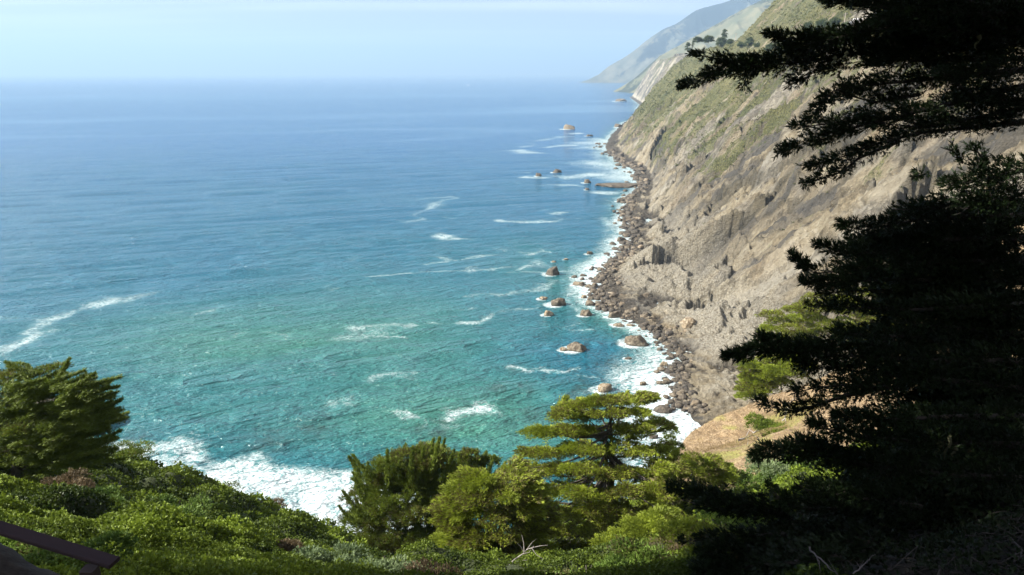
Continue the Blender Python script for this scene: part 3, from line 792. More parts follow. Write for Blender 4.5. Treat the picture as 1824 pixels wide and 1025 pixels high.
# the big breaker below the left slope
poly = on_sea(*np.array([(262, 796), (285, 792), (318, 784), (345, 792), (352, 822), (400, 826), (455, 812), (475, 838), (540, 842), (600, 846), (668, 850), (760, 880), (760, 1000), (200, 1000), (150, 800), (200, 790)], float).T)[:, :2]
inside = inpoly(SX.ravel() + 3 * fbm(SX.ravel() / 7, SY.ravel() / 7, 3, 330), SY.ravel() + 3 * fbm(SX.ravel() / 7, SY.ravel() / 7, 3, 331), poly).reshape(SX.shape)
dd = seg_dist(P2[:420], np.vstack([poly, poly[:1]]))
brk = np.zeros_like(SX); brk[:420] = np.where(inside[:420], .88 + .17 * sstep(0, 12, dd), np.exp(-(dd / 5) ** 2) * .75)
brk *= (1 - .3 * sstep(0, .5, fbm(SX / 12, SY / 10, 3, 333)))
foam = np.maximum(foam, brk)
for (x, y, r) in rock_rings:
    d = np.hypot((SX - x + r * .5), (SY - y)) / (r * 1.25)
    foam = np.maximum(foam, .95 * np.exp(-np.clip(d - .6, 0, None) ** 2 * 6))
# long thin slicks far out
slick = ridged((ux + 400 * fbm(SX / 900, SY / 900, 2, 340)) / 2600, (uy + 60 * fbm(SX / 200, SY / 300, 2, 341)) / 420, 4, 342)
slick = sstep(.45, .85, slick) * sstep(380, 800, SY) * (1 - sstep(2600, 5000, SY))
# colour zones: shallow green near the shore, sandy pale patches, dark weed, one painted shadow
shal = np.zeros_like(SX)
def blob(px, py, rx, ry, a):
    global shal
    c = on_sea(float(px), float(py)); e = on_sea(float(px + rx), float(py)); f1 = on_sea(float(px), float(py - ry)); f2 = on_sea(float(px), float(py + ry))
    lx = abs(e[0] - c[0]); ly = abs(f1[1] - f2[1]) / 2
    cy = (f1[1] + f2[1]) / 2
    shal = shal + a * np.exp(-((SX - c[0]) / lx) ** 2 - ((SY - cy) / ly) ** 2)
blob(560, 640, 420, 110, .55); blob(830, 750, 230, 80, .55); blob(300, 600, 330, 60, .25); blob(400, 760, 300, 60, .25); blob(960, 470, 90, 60, .25); blob(920, 780, 120, 40, .3)
blob(700, 570, 420, 150, .22); blob(1050, 640, 90, 40, -.3); blob(520, 800, 170, 40, -.05)
shal = np.clip(shal + .12 * fbm(SX / 40, SY / 60, 3, 350) + .9 * np.exp(-np.clip(-ds / 18, 0, None) ** 2) * (SY < 3000) * .5, 0, 1)
near_b = np.clip(1 - (SY - 200) / 900, 0, 1)
weed_and_shadow = np.zeros_like(SX)
for (px, py, r) in [(795, 750, 3.2), (780, 768, 3.2), (885, 692, 3), (935, 693, 3), (748, 762, 2.4), (945, 736, 4.5), (1000, 740, 3), (560, 760, 6), (480, 785, 7), (915, 660, 2), (240, 778, 5), (1090, 655, 7), (1040, 690, 6)]:  # the far-left patch is a painted shadow, the others weed
    c = on_sea(float(px), float(py)); weed_and_shadow = np.maximum(weed_and_shadow, np.exp(-((SX - c[0]) ** 2 / (r * r) + (SY - c[1]) ** 2 / (r * r * 1.6))) * (.55 + .45 * vnoise(SX / 2, SY / 2, 360)))
def sea_mat():
    t = NT('sea_water'); p = t.pos()
    foamA = t.attr('foam'); sh = t.attr('shallow'); nb = t.attr('nearness'); wd_ = t.attr('weed_and_shadow'); sl = t.attr('slick')
    rot = (0, 0, math.radians(-20))
    # body colour of the water
    deep = t.mix(nb, (.020, .125, .28), (.013, .125, .17))
    c = t.mix(sh, deep, (.056, .195, .130))
    patch = t.noise(t.turned(p, rot, (.01, .03, 1)), 1.0, 4, .6)
    c = t.mix(t.math('MULTIPLY', t.sm(.4, .7, patch), .3), c, t.mix(.5, c, (.02, .13, .2)))
    c = t.mix(t.math('MULTIPLY', wd_, .75), c, (.03, .045, .03))
    # foam lace
    warp = t.noise(p, .12, 3, .5, col=True)
    pw = t.node('ShaderNodeVectorMath', {0: p, 1: t.node('ShaderNodeVectorMath', {0: warp, 'Scale': 8.0}, operation='SCALE').outputs[0]}, operation='ADD').outputs[0]
    pe = t.turned(pw, rot, (.6, 1, 1))
    a1 = t.noise(pe, .55, 5, .7)
    a2 = t.noise(pe, 2.0, 5, .75)
    def web(a, k): return t.math('MAXIMUM', t.math('SUBTRACT', 1.0, t.math('MULTIPLY', t.math('ABSOLUTE', t.math('SUBTRACT', a, .5)), k)), 0.0)
    cl = t.math('DIVIDE', t.math('SUBTRACT', t.math('ADD', t.math('MULTIPLY', a1, .45), t.math('MULTIPLY', a2, .55)), .34), .32)
    tex = t.math('ADD', t.math('MULTIPLY', cl, .55), t.math('ADD', t.math('MULTIPLY', web(a1, 9.0), .25), t.math('MULTIPLY', web(a2, 7.0), .25)))
    thr = t.math('SUBTRACT', .98, t.math('MULTIPLY', foamA, .80))
    fm = t.sm(0, .42, t.math('SUBTRACT', tex, thr))
    fm = t.math('MULTIPLY', fm, t.sm(.06, .6, foamA))
    # milky bubbles under the foam
    milk = t.math('MULTIPLY', t.sm(.3, 1.1, foamA), .5)
    c = t.mix(milk, c, (.25, .50, .46))
    c = t.mix(t.math('MULTIPLY', sl, .22), c, (.30, .50, .66))
    foamc = t.mix(t.sm(.3, .7, a2), (.50, .63, .62), (.80, .84, .83))
    c = t.mix(fm, c, foamc)
    rough = t.math('ADD', .12, t.math('MULTIPLY', fm, .75))
    # ripples
    def crest(sc_, det, k):
        n = t.noise(t.turned(p, rot, sc_), 1.0, det, .55, .15)
        return t.math('MULTIPLY', t.math('SUBTRACT', 1.0, t.math('ABSOLUTE', t.math('MULTIPLY', t.math('SUBTRACT', n, .5), 3.0))), k)
    h = t.math('ADD', crest((.010, .045, 1), 2, 4.2), t.math('ADD', crest((.085, .30, 1), 3, 1.9), crest((.40, 1.05, 1), 3, .68)))
    h = t.math('ADD', h, t.math('MULTIPLY', fm, .15))
    bp = t.node('ShaderNodeBump', {'Height': h, 'Strength': 1.0, 'Distance': 1.0})
    t.setp(Base_Color=c, Roughness=rough, IOR=1.333)
    t.l.new(bp.outputs[0], t.b.inputs['Normal'])
    return t.m
water = mesh_obj('water', np.stack([SX, SY, SZ], -1).reshape(-1, 3), grid_faces(*SX.shape)[:, ::-1], sea_mat(),
                 attrs=dict(foam=foam, shallow=shal, nearness=near_b, weed_and_shadow=weed_and_shadow, slick=slick))
tag(water, 'blue green sea with foam streaks, turquoise in the bay', 'water', kind='structure')
Vw = np.array([[-60000, -3000, -.8], [60000, -3000, -.8], [60000, 60000, -.8], [-60000, 60000, -.8]], float)

# ------------------------------------------------------------ vegetation builders
def grow_pads(g, centres, rad, n, L, W, tint=.5, up=.25, growth=None, nb=4, flat=.4, spread=.55):
    """leaf pads: shoots over the upper and outer surface of flattened lobes"""
    for i, c in enumerate(centres):
        r = rad[i] if hasattr(rad, '__len__') else rad * (.65 + .7 * rng.random())
        m = max(6, int(n * (r / np.mean(rad)) ** 2))
        d = unit(rng.normal(size=(m, 3))); d[:, 2] = np.abs(d[:, 2]) * .9 - .28
        rr = (.45 + .6 * rng.random(m) ** .6)[:, None]
        wob = 1 + .35 * np.sin(d[:, :1] * 5 + i) * np.cos(d[:, 1:2] * 4 + i * 2)
        P = c + d * rr * wob * np.array([r, r * .9, r * flat])
        D = d * np.array([.8, .8, .45]) + np.array([0, 0, up]) + rng.normal(size=(m, 3)) * .16
        if growth is not None: D = D + growth
        ti = np.clip(tint + .18 * rng.normal(), 0, 1)
        shoots(g, P, D, L * (.6 + .8 * rng.random(m)), W, nb, np.full(m, ti), spread)
def poly_pads(poly, n, Y, thick, gap=0, seed_pts=None):
    poly = np.array(poly, float); lo, hi = poly.min(0), poly.max(0); pts = []
    cx = (lo[0] + hi[0]) / 2; hw = (hi[0] - lo[0]) / 2
    while len(pts) < n:
        k = 24; q = lo + (hi - lo) * rng.random((k, 2)); q = q[inpoly(q[:, 0], q[:, 1], poly)]
        if len(q) == 0: continue
        if pts:
            P = np.array(pts); d = np.min(np.hypot(q[:, None, 0] - P[None, :, 0], (q[:, None, 1] - P[None, :, 1]) * 1.7), 1); pts.append(q[np.argmax(d[:6])])
        else: pts.append(q[0])
    P = np.array(pts)
    edge = seg_dist(P, np.vstack([poly, poly[:1]])); e = np.clip(edge / (edge.max() + 1e-6), .05, 1)
    Yd = Y - thick * .5 * np.sqrt(e) * (rng.random(len(P)) * 1.5 - .4)
    return at(P[:, 0], P[:, 1], Yd)
def make_tree(name, label, base, trunk_top, pads, rad, n, L, W, mat, tint, group=None, growth_k=.5, trunk_r=.25, flat=.4, nb=4, bark=None, limbs=14, lean=(0, 0), cat='tree', spread=.55, up=.25):
    base = np.array(base, float); base[2] = gz(base[0], base[1]); trunk_top = np.array(trunk_top, float)
    root = tag(empty(name, base), label, cat, group)
    bark = bark or M_BARK
    tk = Geo(); s = np.linspace(0, 1, 9)[:, None]
    cur = base + (trunk_top - base) * s + np.array([1, .4, 0]) * (np.sin(s * PI) * .04 * np.linalg.norm(trunk_top - base))
    cur[0, 2] -= .6
    tk.tube(cur, trunk_r * (1.15 - s[:, 0]), 9, rough=.15)
    idx = rng.permutation(len(pads))[:limbs]
    for i in idx:
        c = pads[i]; f = np.clip((c[2] - base[2]) / max(.5, trunk_top[2] - base[2]) - .12, .12, .92)
        st = base + (trunk_top - base) * f
        u = np.linspace(0, 1, 6)[:, None]
        pth = st + (c - st) * u; pth[:, 2] -= np.sin(u[:, 0] * PI) * .06 * np.linalg.norm(c - st)
        tk.tube(pth, trunk_r * .38 * (1.1 - u[:, 0]) * (1.1 - f * .5), 5)
    tk.build('trunk', bark, root)
    g = Geo()
    ax = (base + trunk_top) / 2
    for i, c in enumerate(pads):
        out = c - ax; out[2] = 0; out = unit(out) * growth_k
        r = rad * (.6 + .8 * rng.random())
        grow_pads(g, [c], [r], n * (r / rad) ** 2, L, W, tint, up, out, nb, flat, spread)
    g.build('crown', mat, root, smooth=False)
    return root

# --- centre trees
# the big flat-tiered cypress
def tier(px0, px1, py0, py1, n, Y, th_):
    P = np.stack([np.linspace(px0, px1, n) + rng.normal(size=n) * 5, np.linspace(py0, py1, n) + rng.normal(size=n) * 4], -1)
    return at(P[:, 0], P[:, 1], Y + (rng.random(n) - .6) * th_)
T1 = np.concatenate([tier(1085, 1158, 716, 708, 14, 53, 3.5), tier(1010, 1075, 726, 718, 12, 53, 4), tier(990, 1145, 742, 736, 26, 52.5, 6),
      tier(958, 1050, 773, 768, 16, 52, 5), tier(1105, 1182, 772, 756, 14, 53, 5), tier(1050, 1110, 770, 764, 8, 54, 3),
      tier(925, 1110, 808, 800, 32, 51, 9), tier(1110, 1190, 803, 798, 13, 53, 6),
      tier(900, 1060, 842, 836, 30, 50, 9), tier(1060, 1222, 843, 835, 28, 51, 9),
      tier(885, 1010, 876, 872, 22, 48.5, 8), tier(1020, 1210, 884, 876, 32, 49.5, 10),
      tier(940, 1100, 914, 912, 28, 47.5, 9), tier(1090, 1190, 922, 915, 18, 48, 8), tier(950, 1100, 948, 944, 24, 46, 7), tier(980, 1140, 976, 972, 24, 45, 7),
      tier(1040, 1120, 790, 850, 9, 54, 3), tier(1020, 1150, 860, 930, 16, 53, 4)])
T1t = make_tree('cypress_tree', 'tallest sunlit cypress at centre with flat yellow green tiers over dark gaps', A(1075, 960, 52), A(1085, 722, 53), T1, .64, 330, .27, .019, M_CYP, .95, None, .7, .38, .26, 4, limbs=80, spread=.4)
T2p = poly_pads([(640, 965), (612, 905), (650, 870), (665, 830), (700, 808), (735, 812), (770, 792), (788, 800), (800, 830), (830, 850), (825, 900), (810, 980), (780, 1005), (650, 1010), (620, 985)], 96, 48, 8)
T2 = make_tree('cypress_tree', 'dark olive bushy cypress left of the tall tiered one, at the edge of the surf', A(722, 985, 48), A(765, 812, 48), T2p, .8, 480, .30, .018, M_CYPD, .9, None, .35, .25, .55, 4, limbs=30, up=.75)
T2b = poly_pads([(790, 850), (800, 822), (830, 806), (862, 812), (885, 832), (892, 862), (850, 890), (810, 890)], 22, 53, 5)
T2bt = make_tree('cypress_tree', 'small upright cypress with spiky top behind the two central cypresses', A(845, 900, 53), A(850, 825, 53), T2b, .7, 380, .30, .022, M_CYPD, .7, None, .2, .16, .6, 4, limbs=12, up=.9)
T4p = poly_pads([(800, 900), (815, 855), (840, 835), (880, 845), (925, 825), (960, 860), (975, 910), (960, 970), (900, 1000), (820, 1000), (785, 950)], 78, 42, 6)
make_tree('cypress_tree', 'brightest yellow green cypress in front, between the olive and the tiered cypress', A(880, 1000, 42), A(890, 858, 42), T4p, .8, 560, .30, .021, M_CYP, .98, None, .8, .22, .36, 4, limbs=22, spread=.4)
T3 = np.concatenate([at(*np.array([(1193, 768), (1193, 782), (1203, 796), (1183, 800), (1190, 815), (1212, 818), (1172, 826), (1195, 838), (1218, 842)], float).T, 60)])
make_tree('cypress_tree', 'small pointed dark green cypress right of the tiered one, against white surf', A(1200, 900, 60), A(1194, 770, 60), T3, .72, 380, .26, .026, M_CYPD, .75, None, .3, .15, .5, 4, limbs=8)
T3b = poly_pads([(1150, 895), (1160, 850), (1200, 840), (1225, 812), (1260, 808), (1298, 835), (1305, 862), (1270, 880), (1290, 900), (1240, 920), (1180, 920)], 46, 57, 7)
make_tree('cypress_tree', 'low spreading bright cypress at the foot of the brown spur', A(1230, 930, 57), A(1235, 828, 57), T3b, .85, 460, .30, .020, M_CYP, .8, None, .8, .22, .38, 4, limbs=18)
T8 = poly_pads([(1060, 975), (1120, 925), (1180, 905), (1240, 930), (1265, 975), (1220, 1020), (1080, 1015)], 42, 38, 5)
make_tree('cypress_tree', 'ragged cypress low at bottom centre with brown dead twigs', A(1170, 1015, 38), A(1175, 930, 38), T8, .66, 420, .2, .02, M_CYP, .55, None, .45, .18, .45, 4, limbs=14)
# behind the spur
T5 = np.concatenate([poly_pads([(1362, 585), (1370, 560), (1410, 545), (1455, 530), (1540, 520), (1640, 470), (1700, 480), (1700, 620), (1560, 625), (1480, 605), (1410, 618), (1372, 608)], 105, 128, 12)])
make_tree('cypress_tree', 'bright green cypress beyond the brown spur, half hidden by the black branches', A(1560, 680, 126), A(1540, 545, 126), T5, 1.9, 560, .5, .045, M_CYP, .95, None, .5, .5, .34, 4, limbs=20)
T5b = poly_pads([(1312, 708), (1325, 672), (1330, 650), (1365, 638), (1420, 632), (1440, 650), (1420, 675), (1370, 695), (1330, 716)], 46, 118, 8)
make_tree('cypress_tree', 'smaller bright cypress leaning over the ridge line of the brown spur', A(1405, 700, 116), A(1385, 650, 118), T5b, 1.4, 520, .45, .042, M_CYP, .9, None, .5, .3, .36, 4, limbs=12)
T5c = np.concatenate([tier(1590, 1680, 300, 290, 5, 105, 4), tier(1480, 1640, 400, 385, 9, 60, 6)])
# left tree, swept to the right by the wind
T6p = poly_pads([(-60, 840), (-60, 690), (0, 660), (30, 650), (62, 668), (95, 652), (118, 655), (130, 680), (165, 672), (185, 690), (165, 705), (200, 715), (212, 745), (195, 770), (205, 790), (175, 820), (130, 840), (60, 845), (0, 830)], 84, 36, 7)
T6 = make_tree('cypress_tree', 'dense dark windswept cypress at left edge with branches pointing right', A(40, 905, 36), A(10, 700, 36), T6p, .46, 300, .22, .014, M_CYPD, .68, None, .0, .3, .30, 4, limbs=50, up=.3)
def sprays(root, tips, Y, mat, L=.26, W=.016, tint=.6, n=70, k=7, up=.35, thick=.14):
    g = Geo()
    for a, b in tips:
        Yt = Y + rng.random() * 3 - 1.5
        s = np.linspace(0, 1, n); bend = np.sin(s * PI) * rng.normal() * 4
        pp = at(a[0] + (b[0] - a[0]) * s, a[1] + (b[1] - a[1]) * s + bend, Yt + s * .8)
        dr = unit(pp[-1] - pp[0])
        P = np.repeat(pp, k, 0) + rng.normal(size=(len(pp) * k, 3)) * thick * np.repeat(1.15 - s, k)[:, None]
        shoots(g, P, dr * 1.2 + rng.normal(size=P.shape) * .4 + np.array([0, 0, up]), L, W, 4, np.full(len(P), tint))
    g.build('outer_sprays', mat, root, smooth=False)
tips = [((60, 690), (12, 648)), ((95, 690), (122, 642)), ((60, 672), (50, 652)), ((100, 720), (168, 668)), ((120, 735), (198, 678)), ((140, 705), (208, 690)), ((150, 745), (215, 712)), ((150, 765), (222, 745)), ((140, 790), (212, 768)), ((110, 700), (150, 668)), ((100, 820), (205, 800)), ((90, 780), (190, 762)), ((80, 835), (180, 835)), ((60, 850), (150, 850)), ((30, 690), (-5, 655)), ((120, 800), (190, 812)), ((130, 755), (205, 730))]
for _ in range(120):
    a = (rng.uniform(-20, 130), rng.uniform(690, 835)); l = rng.uniform(40, 90); l *= 1.15; tips.append((a, (min(a[0] + l, 225), a[1] - l * rng.uniform(.08, .5))))
sprays(T6, tips, 34.0, M_CYPD, L=.22, W=.014, tint=.8, thick=.085, k=6, up=.2)
tt = []
for x0, y0, x1, y1 in [(700, 860, 722, 795), (690, 870, 690, 806), (715, 850, 745, 806), (665, 880, 655, 828), (650, 900, 630, 845), (760, 850, 772, 786), (775, 850, 792, 786), (745, 860, 755, 800), (785, 860, 808, 806), (700, 880, 676, 815), (640, 920, 612, 878), (790, 880, 818, 830), (730, 860, 735, 800), (640, 935, 606, 905), (660, 860, 640, 835), (770, 840, 783, 784)]:
    tt.append(((x0, y0), (x1, y1)))
for _ in range(60):
    a = (rng.uniform(640, 800), rng.uniform(850, 960)); tt.append((a, (a[0] + rng.normal() * 16, a[1] - rng.uniform(25, 50))))
sprays(T2, tt, 46.5, M_CYPD, L=.3, W=.02, tint=.75, n=50, up=.8, thick=.11)
sprays(T2bt, [((845, 850), (850, 804)), ((820, 850), (818, 812)), ((865, 850), (880, 815)), ((830, 850), (836, 806)), ((870, 860), (900, 826)), ((855, 850), (866, 808))], 52, M_CYPD, L=.3, W=.02, tint=.75, n=50, up=.8, thick=.11)
sprays(T1t, [((1120, 720), (1172, 711)), ((1100, 716), (1118, 699)), ((1050, 725), (1030, 712)), ((1010, 735), (985, 728)), ((1000, 760), (965, 770)), ((1120, 760), (1182, 748)), ((1110, 790), (1180, 768)), ((980, 800), (935, 812)), ((960, 830), (905, 842)), ((1140, 820), (1200, 818)), ((930, 860), (895, 872)), ((1000, 725), (1010, 709)), ((1060, 720), (1062, 706)), ((1140, 715), (1150, 702))], 52, M_CYP, L=.24, W=.022, tint=.85, n=60, k=8, up=.5, thick=.22)

# --- ground cover
def scatter_leaves(x, y, L, W, tint, g, hgt=.25, nb=3, up=.7):
    z = ground_z(x, y)
    P = np.stack([x, y, z + rng.random(len(x)) * hgt], -1)
    D = rng.normal(size=P.shape) * .8 + np.array([-.25, .1, up])
    shoots(g, P, D, L, W, nb, tint, .9)
g = Geo()
N = 500000
u = rng.random(N * 2)
yy_ = 6 * (72 / 6) ** rng.random(N * 2); bear = rng.uniform(-.85, .62, N * 2); xx_ = bear * yy_
e = yy_ - np.interp(xx_, ex, ey)
keep = (e < 5) & ~((yy_ > 62) & (xx_ > 14)) & ~((xx_ > 3.2 + .05 * yy_) & (yy_ < 14))
xx_, yy_ = xx_[keep][:N], yy_[keep][:N]
cl = fbm(xx_ / 5, yy_ / 5, 3, 401); fine = fbm(xx_ / 1.2, yy_ / 1.2, 3, 402)
keep = (fine > -.34)
xx_, yy_, cl, fine = xx_[keep], yy_[keep], cl[keep], fine[keep]
dist = np.hypot(xx_, yy_)
scatter_leaves(xx_, yy_, (.045 + .0030 * dist) * (1 + .5 * cl), .012 + .0013 * dist, np.clip(.42 + 1.0 * cl + .5 * fine, 0, .79), g, .35 + .5 * fine)
tag(g.build('ground_cover', M_GC, None, smooth=False, origin=(0, 30, 80)), 'leafy green ground cover carpeting the slope below the viewpoint', 'ground cover', kind='stuff')
# low dry tufts on the spur
g = Geo()
n_ = 48000; x_ = rng.uniform(18, 75, n_); y_ = rng.uniform(64, 118, n_)
k_ = (y_ < np.interp(x_, ex, ey) + 1); x_, y_ = x_[k_], y_[k_]
scatter_leaves(x_, y_, .28, .022, np.clip(.5 + fbm(x_ / 6, y_ / 6, 3, 410), 0, .94), g, .05, 3, .9)
M_TUFT = leaf_mat('dry_grass', (.13, .085, .04), (.42, .32, .16), dead=(.25, .26, .07), nscale=.3)
tag(g.build('dry_grass', M_TUFT, None, smooth=False, origin=(45, 95, 55)), 'dry tan grass covering the brown spur', 'grass', kind='stuff')

# --- shrubs one can tell apart
def shrub(px, py, Y, r, mat, tint, label, n=900, L=.16, W=.03, flat=.75, cat='shrub'):
    n *= 2.4; W *= .7; L *= .85
    c = A(px, py, Y); z = gz(c[0], c[1]); b = np.array([c[0], c[1], z])
    root = tag(empty('shrub', b), label, cat, 'shrubs on the slope below the viewpoint')
    st = Geo()
    for k in range(7):
        a = rng.random() * 6.28; e_ = b + np.array([math.cos(a) * r * .6, math.sin(a) * r * .6, r * flat * .7])
        st.tube(np.array([b - [0, 0, .1], (b + e_) / 2 + rng.normal(size=3) * .06, e_]), np.array([.05, .03, .012]) * max(1, r), 5)
    st.build('stem', M_BARK, root)
    g = Geo(); cs = b + np.array([[rng.normal() * r * .45, rng.normal() * r * .45, r * flat * (.35 + .4 * rng.random())] for _ in range(9)])
    grow_pads(g, cs, [r * .5] * 9, n / 9, L, W, tint, .5, None, 3, .7, .9)
    g.build('foliage', mat, root, smooth=False)
shrub(115, 880, 30, 1.0, M_DRY, .4, 'brownish rounded shrub under the windswept left cypress', 1500)
shrub(170, 905, 25, 1.0, M_BUSH, .3, 'pale green shrub right of the brownish rounded shrub', 1100)
shrub(310, 935, 26, 1.3, M_BUSH, .4, 'bright green mound of shrub at the middle of the left slope', 1500)
shrub(505, 985, 22, .6, M_DRY, .6, 'dead pinkish brown shrub low on the slope left of centre', 900)
shrub(480, 905, 50, 1.0, M_DRY, .5, 'brown shrub on the cliff edge above the surf', 1300, .2)
shrub(390, 870, 50, 1.5, M_CYPD, .5, 'dark shrub on the cliff edge left of the brown shrub', 1300, .2)
shrub(230, 800, 46, 1.6, M_GC, .6, 'rounded green shrub at the edge just right of the left cypress', 1500, .2)
shrub(540, 925, 55, 1.5, M_GC, .5, 'green shrub at the lowest end of the cliff edge', 1300, .2)
shrub(560, 1000, 18, 1.0, M_SAGE, .2, 'grey green shrub at bottom left of centre', 1400, .12)
shrub(680, 1010, 17, 1.1, M_SAGE, .25, 'grey green shrub in front of the olive cypress', 1500, .12)
shrub(770, 1015, 16, .8, M_DRY, .1, 'dark reddish shrub at bottom centre', 900, .14)
shrub(1050, 1000, 22, 1.4, M_BUSH, .8, 'vivid light green shrub at bottom centre', 2200, .13, .045)
shrub(1120, 990, 24, 1.3, M_BUSH, .7, 'light green shrub right of the vivid one', 1900, .13, .045)
shrub(1215, 955, 30, 1.3, M_DRY, .6, 'leafless pinkish brown bush below the spreading bright cypress', 900, .3, .012)
shrub(1310, 950, 27, 1.7, M_BUSH, .6, 'bright green shrub partly behind the black branches', 2200, .15, .04)
shrub(1270, 985, 24, 1.3, M_CYP, .7, 'yellow green shrub beside the deep shade at bottom', 1600, .15, .03)
shrub(1345, 885, 60, 2.6, M_BUSH, .6, 'round bright shrub at the base of the brown spur', 2600, .28, .06)
shrub(1395, 868, 62, 2.8, M_SAGE, .6, 'large pale sage coloured shrub at the base of the brown spur', 2800, .28, .06)
shrub(1450, 872, 58, 2.4, M_BUSH, .5, 'light green shrub between the sage shrub and the black branches', 2200, .28, .06)
shrub(1362, 755, 90, 2.4, M_GC, .7, 'lone dark green bush in the gully of the brown spur', 2400, .3, .06, 1.0)
shrub(90, 1000, 9, .7, M_BUSH, .55, 'broad leaved plant just below the wooden handrail', 1100, .10, .035)
shrub(40, 985, 10, .6, M_BUSH, .75, 'yellowish broad leaved plant behind the handrail at far left', 900, .10, .035)
# bare bleached branches by the lone bush
def dead_branch(name, pts, r, label, mat=None, twigs=6, tl=.5, k=6):
    pts = np.array(pts, float); root = pts[0]
    g = Geo(); n = 14; s = np.linspace(0, len(pts) - 1, n)
    P = np.stack([np.interp(s, np.arange(len(pts)), pts[:, i]) for i in range(3)], -1) + rng.normal(size=(n, 3)) * r * .6
    g.tube(P, r * np.linspace(1, .25, n), k, rough=.2)
    for _ in range(twigs):
        i = rng.integers(2, n - 1); d = unit(P[i] - P[i - 1]) + rng.normal(size=3) * .7; e_ = P[i] + unit(d) * tl * (.4 + rng.random())
        g.tube(np.array([P[i], (P[i] + e_) / 2 + rng.normal(size=3) * tl * .08, e_]), np.array([.45, .3, .12]) * r, 4)
    return tag(g.build(name, mat or M_DEAD, None, origin=root), label, 'dead branch', 'dead branches')
def onground(px, py, Y, up=.3):
    c = A(px, py, Y); return np.array([c[0], c[1], gz(c[0], c[1]) + up])
dead_branch('dead_branch', [onground(1318, 800, 84), onground(1338, 782, 88, .5), onground(1352, 765, 90, 1.3), onground(1362, 758, 92, 2.0)], .16, 'long bleached bare branch beside the lone bush in the gully', twigs=9, tl=1.6)
dead_branch('dead_branch', [onground(1395, 748, 95), onground(1402, 738, 96, 1.2), onground(1404, 730, 96, 2.4)], .10, 'short pale bare branch standing right of the lone bush', twigs=9, tl=1.6)

